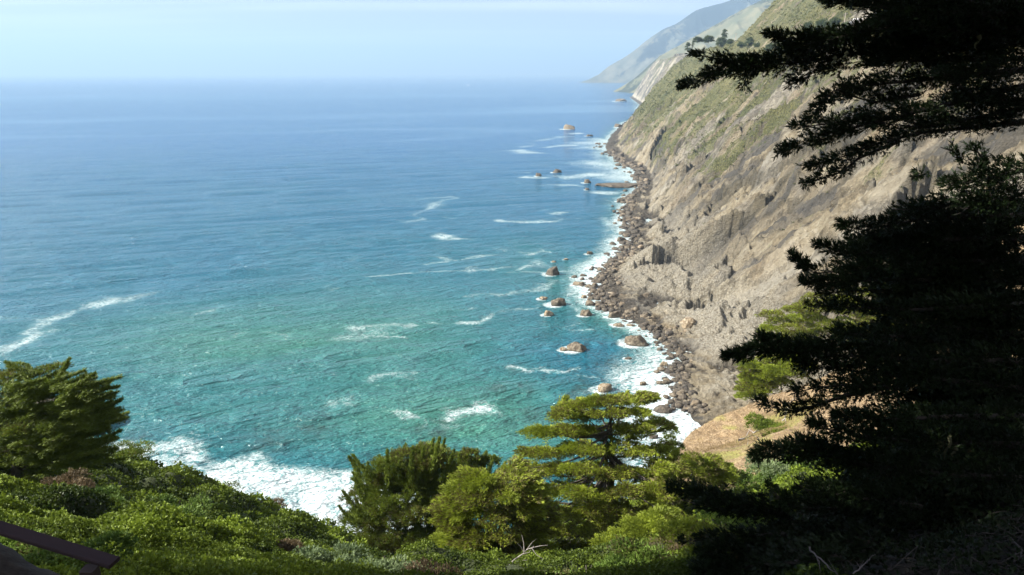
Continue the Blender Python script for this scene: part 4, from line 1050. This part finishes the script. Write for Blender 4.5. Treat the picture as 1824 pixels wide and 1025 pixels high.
# ------------------------------------------------------------ the shaded cypress at right
TB = np.array([12.6, 12.0, 0]); TB[2] = gz(TB[0], TB[1])
big = tag(empty('cypress_tree', TB), 'huge cypress in deep shade at right, its black branches reaching left over the view', 'tree')
tk = Geo(); s = np.linspace(0, 1, 12)
trunkP = np.stack([12.6 + .8 * np.sin(s * 2.2), 12.0 + .6 * s, TB[2] - .5 + s * 22], -1)
tk.tube(trunkP, .62 * (1.2 - s), 12, rough=.2); tk.build('trunk', M_DARKBARK, big)
BR = [  # polyline px, half width px, depth at tip, depth at root
 ([(1470, -4), (1560, 8), (1640, 20), (1824, 20)], (6, 30), 11, 12), ([(1490, -20), (1600, -10), (1824, 0)], (12, 40), 11.5, 12), ([(1556, 28), (1620, 40), (1700, 50), (1824, 70)], (5, 32), 11, 12.5),
 ([(1213, 154), (1250, 138), (1290, 122), (1340, 116), (1420, 108), (1520, 92), (1640, 80), (1824, 60)], (4, 34), 12.5, 12.3),
 ([(1235, 96), (1280, 104), (1330, 112), (1400, 105)], (2, 13), 12.3, 12.5), ([(1368, 60), (1400, 68), (1450, 66), (1560, 66), (1700, 60)], (2, 24), 12, 12.5),
 ([(1326, 160), (1328, 140), (1340, 122)], (6, 9), 12.4, 12.4), ([(1384, 84), (1420, 92), (1480, 80)], (3, 16), 12.6, 12.6), ([(1410, 150), (1440, 128), (1500, 112)], (8, 16), 12.6, 12.6),
 ([(1400, 86), (1470, 70), (1560, 50), (1640, 45)], (4, 22), 12.0, 12.3), ([(1560, 100), (1640, 105), (1824, 100)], (14, 26), 12.4, 12.3),
 ([(1440, 212), (1460, 190), (1485, 160), (1540, 150), (1640, 140), (1824, 120)], (5, 24), 11.6, 12.2), ([(1475, 170), (1500, 165), (1560, 180), (1640, 165)], (8, 20), 12, 12),
 ([(1390, 270), (1425, 258), (1470, 245), (1520, 225), (1600, 205), (1700, 180), (1824, 150)], (5, 21), 11.3, 12.2), ([(1415, 226), (1450, 222), (1500, 215), (1560, 205)], (5, 18), 11.3, 12),
 ([(1430, 298), (1470, 288), (1510, 275), (1560, 255), (1640, 235), (1824, 215)], (4, 14), 11, 12.2), ([(1433, 328), (1460, 318), (1500, 305), (1530, 280), (1600, 250)], (4, 13), 11, 12),
 ([(1560, 215), (1640, 225), (1700, 215), (1824, 190)], (12, 20), 11.6, 12), ([(1680, 130), (1740, 170), (1824, 180)], (12, 22), 11.6, 12),
 ([(1632, 312), (1648, 310)], (6, 7), 9.6, 9.6), ([(1676, 262), (1700, 270), (1715, 290)], (5, 6), 9.6, 9.8), ([(1735, 262), (1750, 280), (1740, 300)], (8, 10), 9.6, 9.8), ([(1690, 330), (1740, 320), (1824, 300)], (10, 26), 9.8, 10.5), ([(1720, 370), (1824, 340)], (16, 30), 10, 10.5),
 ([(1500, 400), (1540, 408), (1600, 395), (1660, 385), (1824, 380)], (5, 28), 10.6, 11.5), ([(1590, 372), (1650, 370), (1700, 360)], (8, 20), 10.6, 11), ([(1515, 425), (1560, 430), (1640, 425), (1824, 420)], (4, 26), 10.8, 11.6),
 ([(1412, 455), (1430, 472), (1450, 485), (1500, 482), (1560, 475), (1640, 465), (1824, 460)], (4, 26), 10.2, 11.6), ([(1455, 434), (1490, 445), (1540, 450), (1640, 440)], (3, 18), 10.4, 11.5),
 ([(1432, 500), (1460, 505), (1520, 500), (1600, 495), (1824, 500)], (5, 22), 10.2, 11.5), ([(1450, 524), (1480, 520), (1560, 515), (1660, 520)], (5, 14), 10.2, 11.5),
 ([(1440, 545), (1500, 545), (1560, 548), (1640, 550), (1824, 540)], (6, 17), 9.8, 11), ([(1610, 575), (1700, 580), (1824, 590)], (16, 30), 10, 11), ([(1560, 520), (1700, 540), (1824, 560)], (10, 30), 11, 11),
 ([(1290, 634), (1325, 632), (1345, 622), (1380, 626), (1440, 628), (1520, 632), (1640, 640), (1824, 640)], (2, 26), 9, 10.5), ([(1352, 598), (1370, 606), (1420, 615), (1500, 612), (1600, 610)], (2, 17), 9.2, 10.5), ([(1480, 592), (1560, 595), (1640, 600)], (6, 16), 9.4, 10.4),
 ([(1415, 650), (1470, 652), (1560, 665), (1700, 675), (1824, 690)], (6, 26), 9.2, 10.5), ([(1348, 716), (1380, 726), (1415, 732), (1450, 722), (1500, 705), (1560, 690)], (4, 14), 8.6, 10), ([(1415, 700), (1450, 690), (1500, 685), (1600, 690)], (6, 14), 8.8, 10),
 ([(1490, 740), (1540, 745), (1600, 745), (1700, 740), (1824, 740)], (4, 22), 8.4, 9.6), ([(1445, 752), (1480, 765), (1540, 775), (1640, 785), (1824, 790)], (4, 28), 8.2, 9.6),
 ([(1345, 812), (1370, 802), (1410, 806), (1460, 808), (1540, 825), (1660, 840), (1824, 850)], (4, 30), 8, 9.4), ([(1408, 790), (1440, 790), (1500, 800)], (4, 16), 8.2, 9), ([(1370, 868), (1385, 885), (1410, 900), (1450, 905), (1600, 900)], (4, 26), 8, 9),
 ([(1415, 860), (1440, 872), (1500, 880), (1640, 900)], (6, 26), 8, 9), ([(1195, 868), (1230, 875), (1265, 882), (1300, 900), (1350, 905), (1420, 915), (1560, 930)], (4, 26), 9.5, 9), ([(1290, 868), (1300, 890), (1330, 900)], (5, 9), 9.4, 9.2), ([(1215, 890), (1250, 900), (1330, 912)], (4, 12), 9.4, 9.2),
 ([(1250, 985), (1320, 975), (1420, 965), (1560, 960)], (8, 30), 9.2, 8.6), ([(1215, 965), (1300, 955), (1400, 950)], (3, 14), 9.4, 8.8), ([(1240, 1020), (1350, 1005), (1500, 990)], (12, 30), 8.8, 8),
]
for bi, (pl, (w0, w1), Y0, Y1) in enumerate(BR):
    pl = np.array(pl, float); seg = np.r_[0, np.cumsum(np.hypot(*np.diff(pl, axis=0).T))]; T = seg[-1]
    n = max(8, int(T / 3)); s = np.linspace(0, T, n); fx = np.interp(s, seg, pl[:, 0]); fy = np.interp(s, seg, pl[:, 1]); f = s / T
    hw = w0 + (w1 - w0) * np.sqrt(f); Yb = Y0 + (Y1 - Y0) * f + .25 * np.sin(s / 60 + bi)
    C = at(fx, fy, Yb)
    hwm = hw / F * Yb / .93
    root = tag(bpy.data.objects.new('branch', None), None); root.parent = big; col.objects.link(root)
    wood = Geo(); Cw = C.copy(); Cw[:, 2] -= hwm * .15
    # carry the long limbs on to the trunk
    if T > 250 and C[-1, 2] > TB[2] + 3.2:
        endp = trunkP[np.argmin(abs(trunkP[:, 2] - (C[-1, 2] + .3)))]; ext = np.linspace(0, 1, 6)[1:, None]; Cw = np.vstack([Cw, C[-1] + (endp - C[-1]) * ext])
    wood.tube(Cw, .006 + .05 * np.linspace(0, 1, len(Cw)) ** 1.3 * min(1, T / 300), 6)
    # side twigs
    dens = 1.0
    m = int(n * 19 * np.clip(hw.mean() / 14, .35, 1.6))
    idx = np.minimum((rng.random(m) ** .9 * n).astype(int), n - 1)
    off = unit(rng.normal(size=(m, 3))) * (rng.random(m) ** .6)[:, None] * hwm[idx][:, None] * np.array([.9, 2.2, 1.0])
    # clumps instead of an even sleeve
    cn_ = vnoise(s[idx] / 16 + bi * 7, off[:, 2] / .12, 501)
    kp = cn_ > -.42; idx, off = idx[kp], off[kp]
    P = C[idx] + off
    tdir = unit(C[np.maximum(idx - 2, 0)] - C[np.minimum(idx + 2, n - 1)])
    D = tdir * .9 + unit(off) * .8 + np.array([0, 0, .28]) + rng.normal(size=P.shape) * .3
    g = Geo(); shoots(g, P, D, .06 + .08 * rng.random(len(P)), .0085, 5, np.clip(.45 + .3 * rng.normal(size=len(P)) * .5, 0, .93), .6)
    for q in range(0, len(P), 16):
        wood.tube(np.array([C[idx[q]], C[idx[q]] + off[q] * .6 + [0, 0, -.02], P[q] + D[q] * .05]), [.006, .004, .002], 3)
    # whole branch = two meshes under the tree
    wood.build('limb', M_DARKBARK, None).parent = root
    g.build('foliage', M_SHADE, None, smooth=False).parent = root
    for ch in root.children: ch.matrix_parent_inverse.identity(); ch.location = -TB
# solid inner crown behind the branches
upc = np.stack([rng.uniform(0, 24, 110), rng.uniform(3, 23, 110), rng.uniform(105, 117, 110)], -1)  # upper crown out of view, added to deepen the shade below
mass = [([(1824, 380), (1700, 380), (1640, 400), (1570, 450), (1560, 520), (1640, 560), (1560, 610), (1600, 660), (1640, 720), (1600, 780), (1560, 830), (1480, 870), (1440, 940), (1340, 1000), (1420, 1040), (1824, 1040)], 150, 12.2, 2.4), ([(1640, -30), (1600, 40), (1590, 110), (1660, 125), (1760, 90), (1900, 60), (1900, -30)], 26, 12.8, 1.5)]
g = Geo()
for pl, n, Y, th_ in mass:
    pd = poly_pads(pl, n, Y, th_); grow_pads(g, pd, [.62] * len(pd), 420, .14, .014, .45, .3, np.array([-.3, -.1, 0]), 4, .5, .6)
grow_pads(g, upc, [1.7] * 110, 110, .5, .08, .5, .2, None, 4, .4, .6)
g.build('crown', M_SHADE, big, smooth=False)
# hanging lichen
M_LICH = simple_mat('lichen', (.10, .10, .05), .9)
for (px, py, ln) in [(1690, 780, 60), (1665, 790, 40), (1488, 100, 22), (1505, 92, 18), (1740, 60, 40), (1430, 120, 20), (1700, 800, 35), (1600, 110, 25)]:
    g = Geo()
    for k in range(1):
        a = at(px + rng.normal() * 4, py + rng.normal() * 3, 9.0 if py > 700 else 11.5); l = ln / F * 10 * (.5 + .6 * rng.random()); ss = np.linspace(0, 1, 6)[:, None]
        g.tube(a + np.array([0, 0, -1]) * l * ss + np.array([.03, 0, 0]) * np.sin(ss * 7 + k), .03 * (1.1 - ss[:, 0]), 6, rough=.6)
    g.build('hanging_lichen', M_LICH, big)

# ------------------------------------------------------------ cypress whose trunk foot shows at the lower left, unseen crown spread overhead to cast shade
TL = np.array([-5.2, 4.0, 0]); TL[2] = gz(TL[0], TL[1])
lt = tag(empty('cypress_tree', TL), 'dark leaning trunk foot in the bottom left corner under the handrail', 'tree')
tk = Geo()
foot = np.array([A(190, 1085, 4.5), A(100, 1075, 4.55), A(20, 1060, 4.6), A(-70, 1030, 4.7), A(-260, 900, 4.8), np.array([-7.0, 4.6, 103.]), np.array([-7.5, 6, 108.]), np.array([-9, 10, 113.])])
u_ = np.linspace(0, 7, 30); ft = np.stack([np.interp(u_, np.arange(8), foot[:, i]) for i in range(3)], -1)
tk.tube(ft, np.interp(u_, np.arange(8), [.10, .17, .24, .34, .45, .45, .4, .3]), 12, rough=.12)
for e_ in [(-16, 8), (-22, 14), (-6, 16), (-3, 9), (-12, 22), (-24, 22), (-2, 22)]:
    u = np.linspace(0, 1, 6)[:, None]; st = ft[-8]; en = np.array([e_[0], e_[1], 111.5])
    tk.tube(st + (en - st) * u, .2 * (1.1 - u[:, 0]), 6)
tk.build('trunk', M_DARKBARK, lt)
g = Geo()
n = 380
cx_ = rng.uniform(-38, 1.5, n); cy_ = rng.uniform(1.5, 27, n)
cz_ = 108.5 + 5 * rng.random(n) + .10 * cy_ - np.clip(-25 - cx_, 0, 20) * .0 + np.clip(-cx_ - 16, 0, 30) * .12
pads = np.stack([cx_, cy_, cz_], -1)
grow_pads(g, pads, [1.5] * n, 120, .55, .09, .5, .2, None, 4, .4, .6)
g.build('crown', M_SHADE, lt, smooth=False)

# ------------------------------------------------------------ handrail
hr = tag(empty('wooden_handrail', A(150, 1030, 4.0)), 'dark purple brown wooden handrail sloping down in the bottom left corner', 'handrail')
e0, e1 = A(204, 1003, 4.05), A(-140, 898, 4.35)
d = unit(e1 - e0); sd_ = unit(np.cross(d, [0, 0, 1.])); upv = np.cross(sd_, d); upv = upv if upv[2] > 0 else -upv
g = Geo()
def beam(g, a, b, w, h):
    d = unit(b - a); s_ = unit(np.cross(d, [0, 0, 1.] if abs(d[2]) < .95 else [0, 1., 0])); u_ = np.cross(s_, d); bev = .006
    prof = [(-w / 2 + bev, -h / 2), (w / 2 - bev, -h / 2), (w / 2, -h / 2 + bev), (w / 2, h / 2 - bev), (w / 2 - bev, h / 2), (-w / 2 + bev, h / 2), (-w / 2, h / 2 - bev), (-w / 2, -h / 2 + bev)]
    V = np.array([p + s_ * x + u_ * y for p in (a, b) for x, y in prof])
    Fc = [[i, (i + 1) % 8, (i + 1) % 8 + 8, i + 8] for i in range(8)] + [[0, 1, 2, 3], [0, 3, 4, 7], [4, 5, 6, 7], [8, 11, 10, 9], [8, 15, 12, 11], [12, 15, 14, 13]]
    g.add(V, Fc)
M_RAIL = NT('stained_rail_wood'); _p = M_RAIL.pos()
_n = M_RAIL.noise(M_RAIL.scaled(_p, (2, 14, 14)), 3, 5, .6); M_RAIL = M_RAIL.setp(Base_Color=M_RAIL.mix(_n, (.012, .005, .007), (.040, .018, .024)), Roughness=.8)
beam(g, e0, e1, .10, .032); g.build('rail', M_RAIL, hr, smooth=False)
g = Geo(); pt = A(157, 1003, 4.1); beam(g, pt + [0, 0, -.04], pt + [.0, 0, -1.3], .09, .09); g.build('post', simple_mat('dark_post_wood', (.05, .03, .028), .8), hr, smooth=False)

# ------------------------------------------------------------ twigs and debris in the shade at lower right
g = Geo()
M_TW = bark_mat('fallen_twig_bark', (.02, .016, .014), (.085, .072, .066), 9)
for _ in range(520):
    px = rng.uniform(1330, 1900); py = rng.uniform(845, 1060)
    if px < 1620 and py < 960 - (px - 1450) * .4 and rng.random() < .85: continue
    c = ground_hit(px, py); c[2] += .03 + .12 * rng.random()
    a = rng.normal() * .9 + .3; l = min(1.1, .04 * c[1] + rng.exponential(.22))
    dv = np.array([math.cos(a), math.sin(a), rng.normal() * .28 - .3 * math.sin(a)]) * l; m_ = rng.normal(size=3) * l * .14; m2 = rng.normal(size=3) * l * .14
    r_ = rng.uniform(.0025, .0075)
    g.tube(np.array([c - dv / 2, c - dv / 6 + m_, c + dv / 6 + m2, c + dv / 2]), np.array([1, .9, .7, .3]) * r_, 4)
    for q in range(rng.integers(0, 3)):
        e_ = c + m_ + dv * rng.uniform(-.1, .3); f_ = e_ + unit(dv + rng.normal(size=3) * l * .5) * l * .35
        g.tube(np.array([e_, (e_ + f_) / 2 + rng.normal(size=3) * l * .03, f_]), np.array([.6, .4, .2]) * r_, 3)
tag(g.build('fallen_twigs', M_TW, None, origin=A(1700, 960, 7)), 'tangle of fallen grey twigs on the shaded ground at bottom right', 'twigs', kind='stuff')
dead_branch('dead_branch', [ground_hit(x_, y_) + [0, 0, .08] for x_, y_ in ((1850, 1060), (1822, 1010), (1806, 975), (1792, 958), (1800, 930), (1822, 880))], .018, 'thick pale crooked branch in the bottom right corner', M_GREYW, 5, .2)
dead_branch('dead_branch', [ground_hit(x_, y_) + [0, 0, .1] for x_, y_ in ((1560, 1005), (1640, 960), (1690, 920), (1752, 878))], .006, 'long thin fallen branch rising right across the twig tangle', M_TW, 8, .25)
dead_branch('dead_branch', [A(1440, 975, 6.5), A(1475, 1010, 6.2), A(1500, 1030, 6.0)], .010, 'forked pale twig standing at the bottom edge right of centre', M_GREYW, 4, .15)
dead_branch('dead_branch', [A(1520, 1022, 6.0), A(1545, 1000, 6.1), A(1560, 986, 6.2)], .008, 'thin curved pale twig at the bottom edge', M_GREYW, 2, .1)
dead_branch('dead_branch', [A(905, 1010, 30), A(925, 990, 31), A(950, 975, 31)], .05, 'bare pale forked branch in the dark gap at bottom centre', M_DEAD, 9, .8)
dead_branch('dead_branch', [onground(210, 885, 33, .1), onground(216, 872, 33, .9), onground(214, 862, 33, 1.6)], .04, 'pale bare stick standing on the shaded part of the left slope', M_DEAD, 5, .6)

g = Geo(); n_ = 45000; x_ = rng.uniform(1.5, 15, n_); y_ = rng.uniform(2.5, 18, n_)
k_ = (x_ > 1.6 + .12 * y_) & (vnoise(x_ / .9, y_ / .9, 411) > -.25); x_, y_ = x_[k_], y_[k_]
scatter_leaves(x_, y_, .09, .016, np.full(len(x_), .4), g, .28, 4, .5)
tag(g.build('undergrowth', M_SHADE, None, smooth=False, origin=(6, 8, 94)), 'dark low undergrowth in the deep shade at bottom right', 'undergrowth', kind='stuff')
# ------------------------------------------------------------ far trees along the coast road, poles, house, boat
def far_tree(px, py, w, h, label, Y=None, conic=False, tint=.5):
    q = cliff_hit(px, py, 500) if Y is None else A(px, py, Y)
    if q is None: q = A(px, py, 1000)
    s = q[1] / F; W = w * s; H = h * s * .82
    root = tag(empty('roadside_tree', q), label, 'tree', 'trees along the coast road')
    t_ = Geo(); t_.tube(np.array([q - [0, 0, 1], q + [0, 0, H * .3], q + [0.1, 0, H * .8]]), np.array([.05, .04, .015]) * H, 6); t_.build('trunk', M_BARK, root)
    g = Geo(); k = 30; W *= .9 + .3 * rng.random()
    f = rng.random(k); rr = (1 - f) * .5 + .08 if conic else (1 - f) ** .55 * .45 + .08
    a = rng.random(k) * 6.28
    cs = q + np.stack([np.cos(a) * rr * W * .6, np.sin(a) * rr * W * .6, H * (.06 + .84 * f)], -1)
    grow_pads(g, cs + rng.normal(size=cs.shape) * W * .06, [W * (.1 + .14 * rng.random()) for _ in range(k)], 60, W * .11, W * .02, tint, .5, None, 3, .8, .8)
    g.build('crown', M_FAR, root, smooth=False)
for a in [(1225, 92, 9, 18, 'narrow dark tree standing alone left of the others on the terrace', None, True), (1234, 84, 5, 16, 'slim tree right of the lone narrow tree', None, True),
          (1243, 76, 14, 11, 'dark bushy tree at the left end of the row by the road', None), (1262, 76, 16, 12, 'broad grey green tree in the middle of the row by the road', None),
          (1290, 68, 10, 17, 'tall rounded tree against the orange bank', None), (1284, 82, 17, 15, 'round dark tree below the orange bank', None), (1300, 80, 14, 9, 'low dark tree right of the round one', None),
          (1320, 82, 14, 7, 'small bush like tree by the road cut', None), (1335, 84, 16, 18, 'large dark round tree near the centre of the terrace', None), (1349, 84, 12, 5, 'low purple grey clump right of the large round tree', None),
          (1372, 92, 18, 14, 'pale green tree above the black branch tip', None), (1395, 96, 20, 14, 'pale green tree further right above the black branch', None),
          (1440, 56, 16, 16, 'green tree on the hill left of the house', None), (1465, 54, 24, 20, 'large green tree on the hill left of the pole', None), (1485, 50, 22, 18, 'bright green tree just left of the utility pole', None), (1510, 50, 20, 10, 'low green tree beside the white house', None)]:
    far_tree(*a[:4], a[4], a[5] if len(a) > 5 else None, a[6] if len(a) > 6 else False)
M_POLE = simple_mat('pole_wood', (.42, .36, .30), .8)
for px, py, h, lab in [(1310, 75, 14, 'utility pole by the road cut on the terrace'), (1503, 52, 26, 'taller utility pole beside the white house')]:
    q = cliff_hit(px, py, 500)
    if q is None: continue
    s = q[1] / F; root = tag(empty('utility_pole', q), lab, 'pole', 'utility poles on the terrace')
    g = Geo(); g.tube(np.array([q - [0, 0, 1], q + [0, 0, h * s]]), [.28, .2], 8); g.build('post', M_POLE, root)
    g = Geo(); g.box(q + [0, -.35, h * s * .92], 3, .2, .22); g.build('crossarm', M_POLE, root, smooth=False)
q = cliff_hit(1530, 43, 500)
if q is not None:
    hs = tag(empty('house', q), 'small white house on the bare ledge above the road', 'house')
    g = Geo(); g.box(q + [0, 0, 1.0], 7, 4.6, 2.6); g.box(q + [-4.6, 1, .7], 3, 3, 1.8); g.build('wall', simple_mat('white_wall', (.78, .77, .74), .7), hs, smooth=False)
    g = Geo()
    V = q + np.array([[-4, -2.7, 2.25], [4, -2.7, 2.25], [4, 2.7, 2.25], [-4, 2.7, 2.25], [-4, 0, 3.6], [4, 0, 3.6]]); g.add(V, [[0, 1, 5, 4], [3, 4, 5, 2], [0, 3, 2, 1], [0, 4, 3, 3], [1, 2, 5, 5]]); g.build('roof', simple_mat('pale_roof', (.55, .54, .52), .7), hs, smooth=False)
    for k in (-2.2, 0, 2.2):
        g = Geo(); g.box(q + [k, -2.33, 1.2], .9, .1, .8); g.build('window', simple_mat('dark_glass', (.03, .04, .05), .15), hs, smooth=False)
# boat
b = on_sea(834., 152.5)
bt = tag(empty('boat', (b[0], b[1], 0)), 'tiny white motorboat far out near the horizon', 'boat')
M_BOAT = simple_mat('white_hull', (.85, .86, .86), .35)
L_ = 19.0
st_ = np.linspace(0, 1, 9); ring = []
for s_ in st_:
    wdt = 2.6 * (1 - max(0, (s_ - .45) / .55) ** 2) + .02; dk = 2.0 + 1.1 * s_ ** 2
    ring += [[s_ * L_ - L_ / 2, -wdt, dk], [s_ * L_ - L_ / 2, -wdt * .8, .3], [s_ * L_ - L_ / 2, 0, -.5], [s_ * L_ - L_ / 2, wdt * .8, .3], [s_ * L_ - L_ / 2, wdt, dk]]
Fh = [[i * 5 + j, i * 5 + j + 1, (i + 1) * 5 + j + 1, (i + 1) * 5 + j] for i in range(8) for j in range(4)] + [[i * 5 + 4, i * 5, (i + 1) * 5, (i + 1) * 5 + 4] for i in range(8)] + [[0, 4, 3, 1]]
ca, sa = math.cos(-.5), math.sin(-.5)
ring = np.array(ring); ring = np.stack([ring[:, 0] * ca - ring[:, 1] * sa, ring[:, 0] * sa + ring[:, 1] * ca, ring[:, 2]], -1) + [b[0], b[1], 0]
g = Geo(); g.add(ring, Fh); g.build('hull', M_BOAT, bt, smooth=False)
g = Geo(); g.box(np.array([b[0], b[1], 3.6]), 7, 3.6, 2.8, -.5); g.build('cabin', M_BOAT, bt, smooth=False)
g = Geo(); g.box(np.array([b[0], b[1], 3.9]), 7.1, 3.7, .8, -.5); g.build('window', simple_mat('boat_window', (.03, .04, .05), .15), bt, smooth=False)

# ------------------------------------------------------------ haze
hb = Geo(); hb.box((0, 18000, 700), 110000, 80000, 1412)
hz_m = bpy.data.materials.new('sea_haze'); hz_m.use_nodes = True
nt = hz_m.node_tree; nt.nodes.clear()
oo = nt.nodes.new('ShaderNodeOutputMaterial'); pv = nt.nodes.new('ShaderNodeVolumePrincipled')
pv.inputs['Color'].default_value = (.48, .72, .98, 1); pv.inputs['Density'].default_value = 0.0001; pv.inputs['Anisotropy'].default_value = 0.1
nt.links.new(pv.outputs[0], oo.inputs['Volume'])
hz = hb.build('haze', hz_m, None, smooth=False)
tag(hz, 'thin blue sea haze over the whole coast', 'haze', kind='stuff')
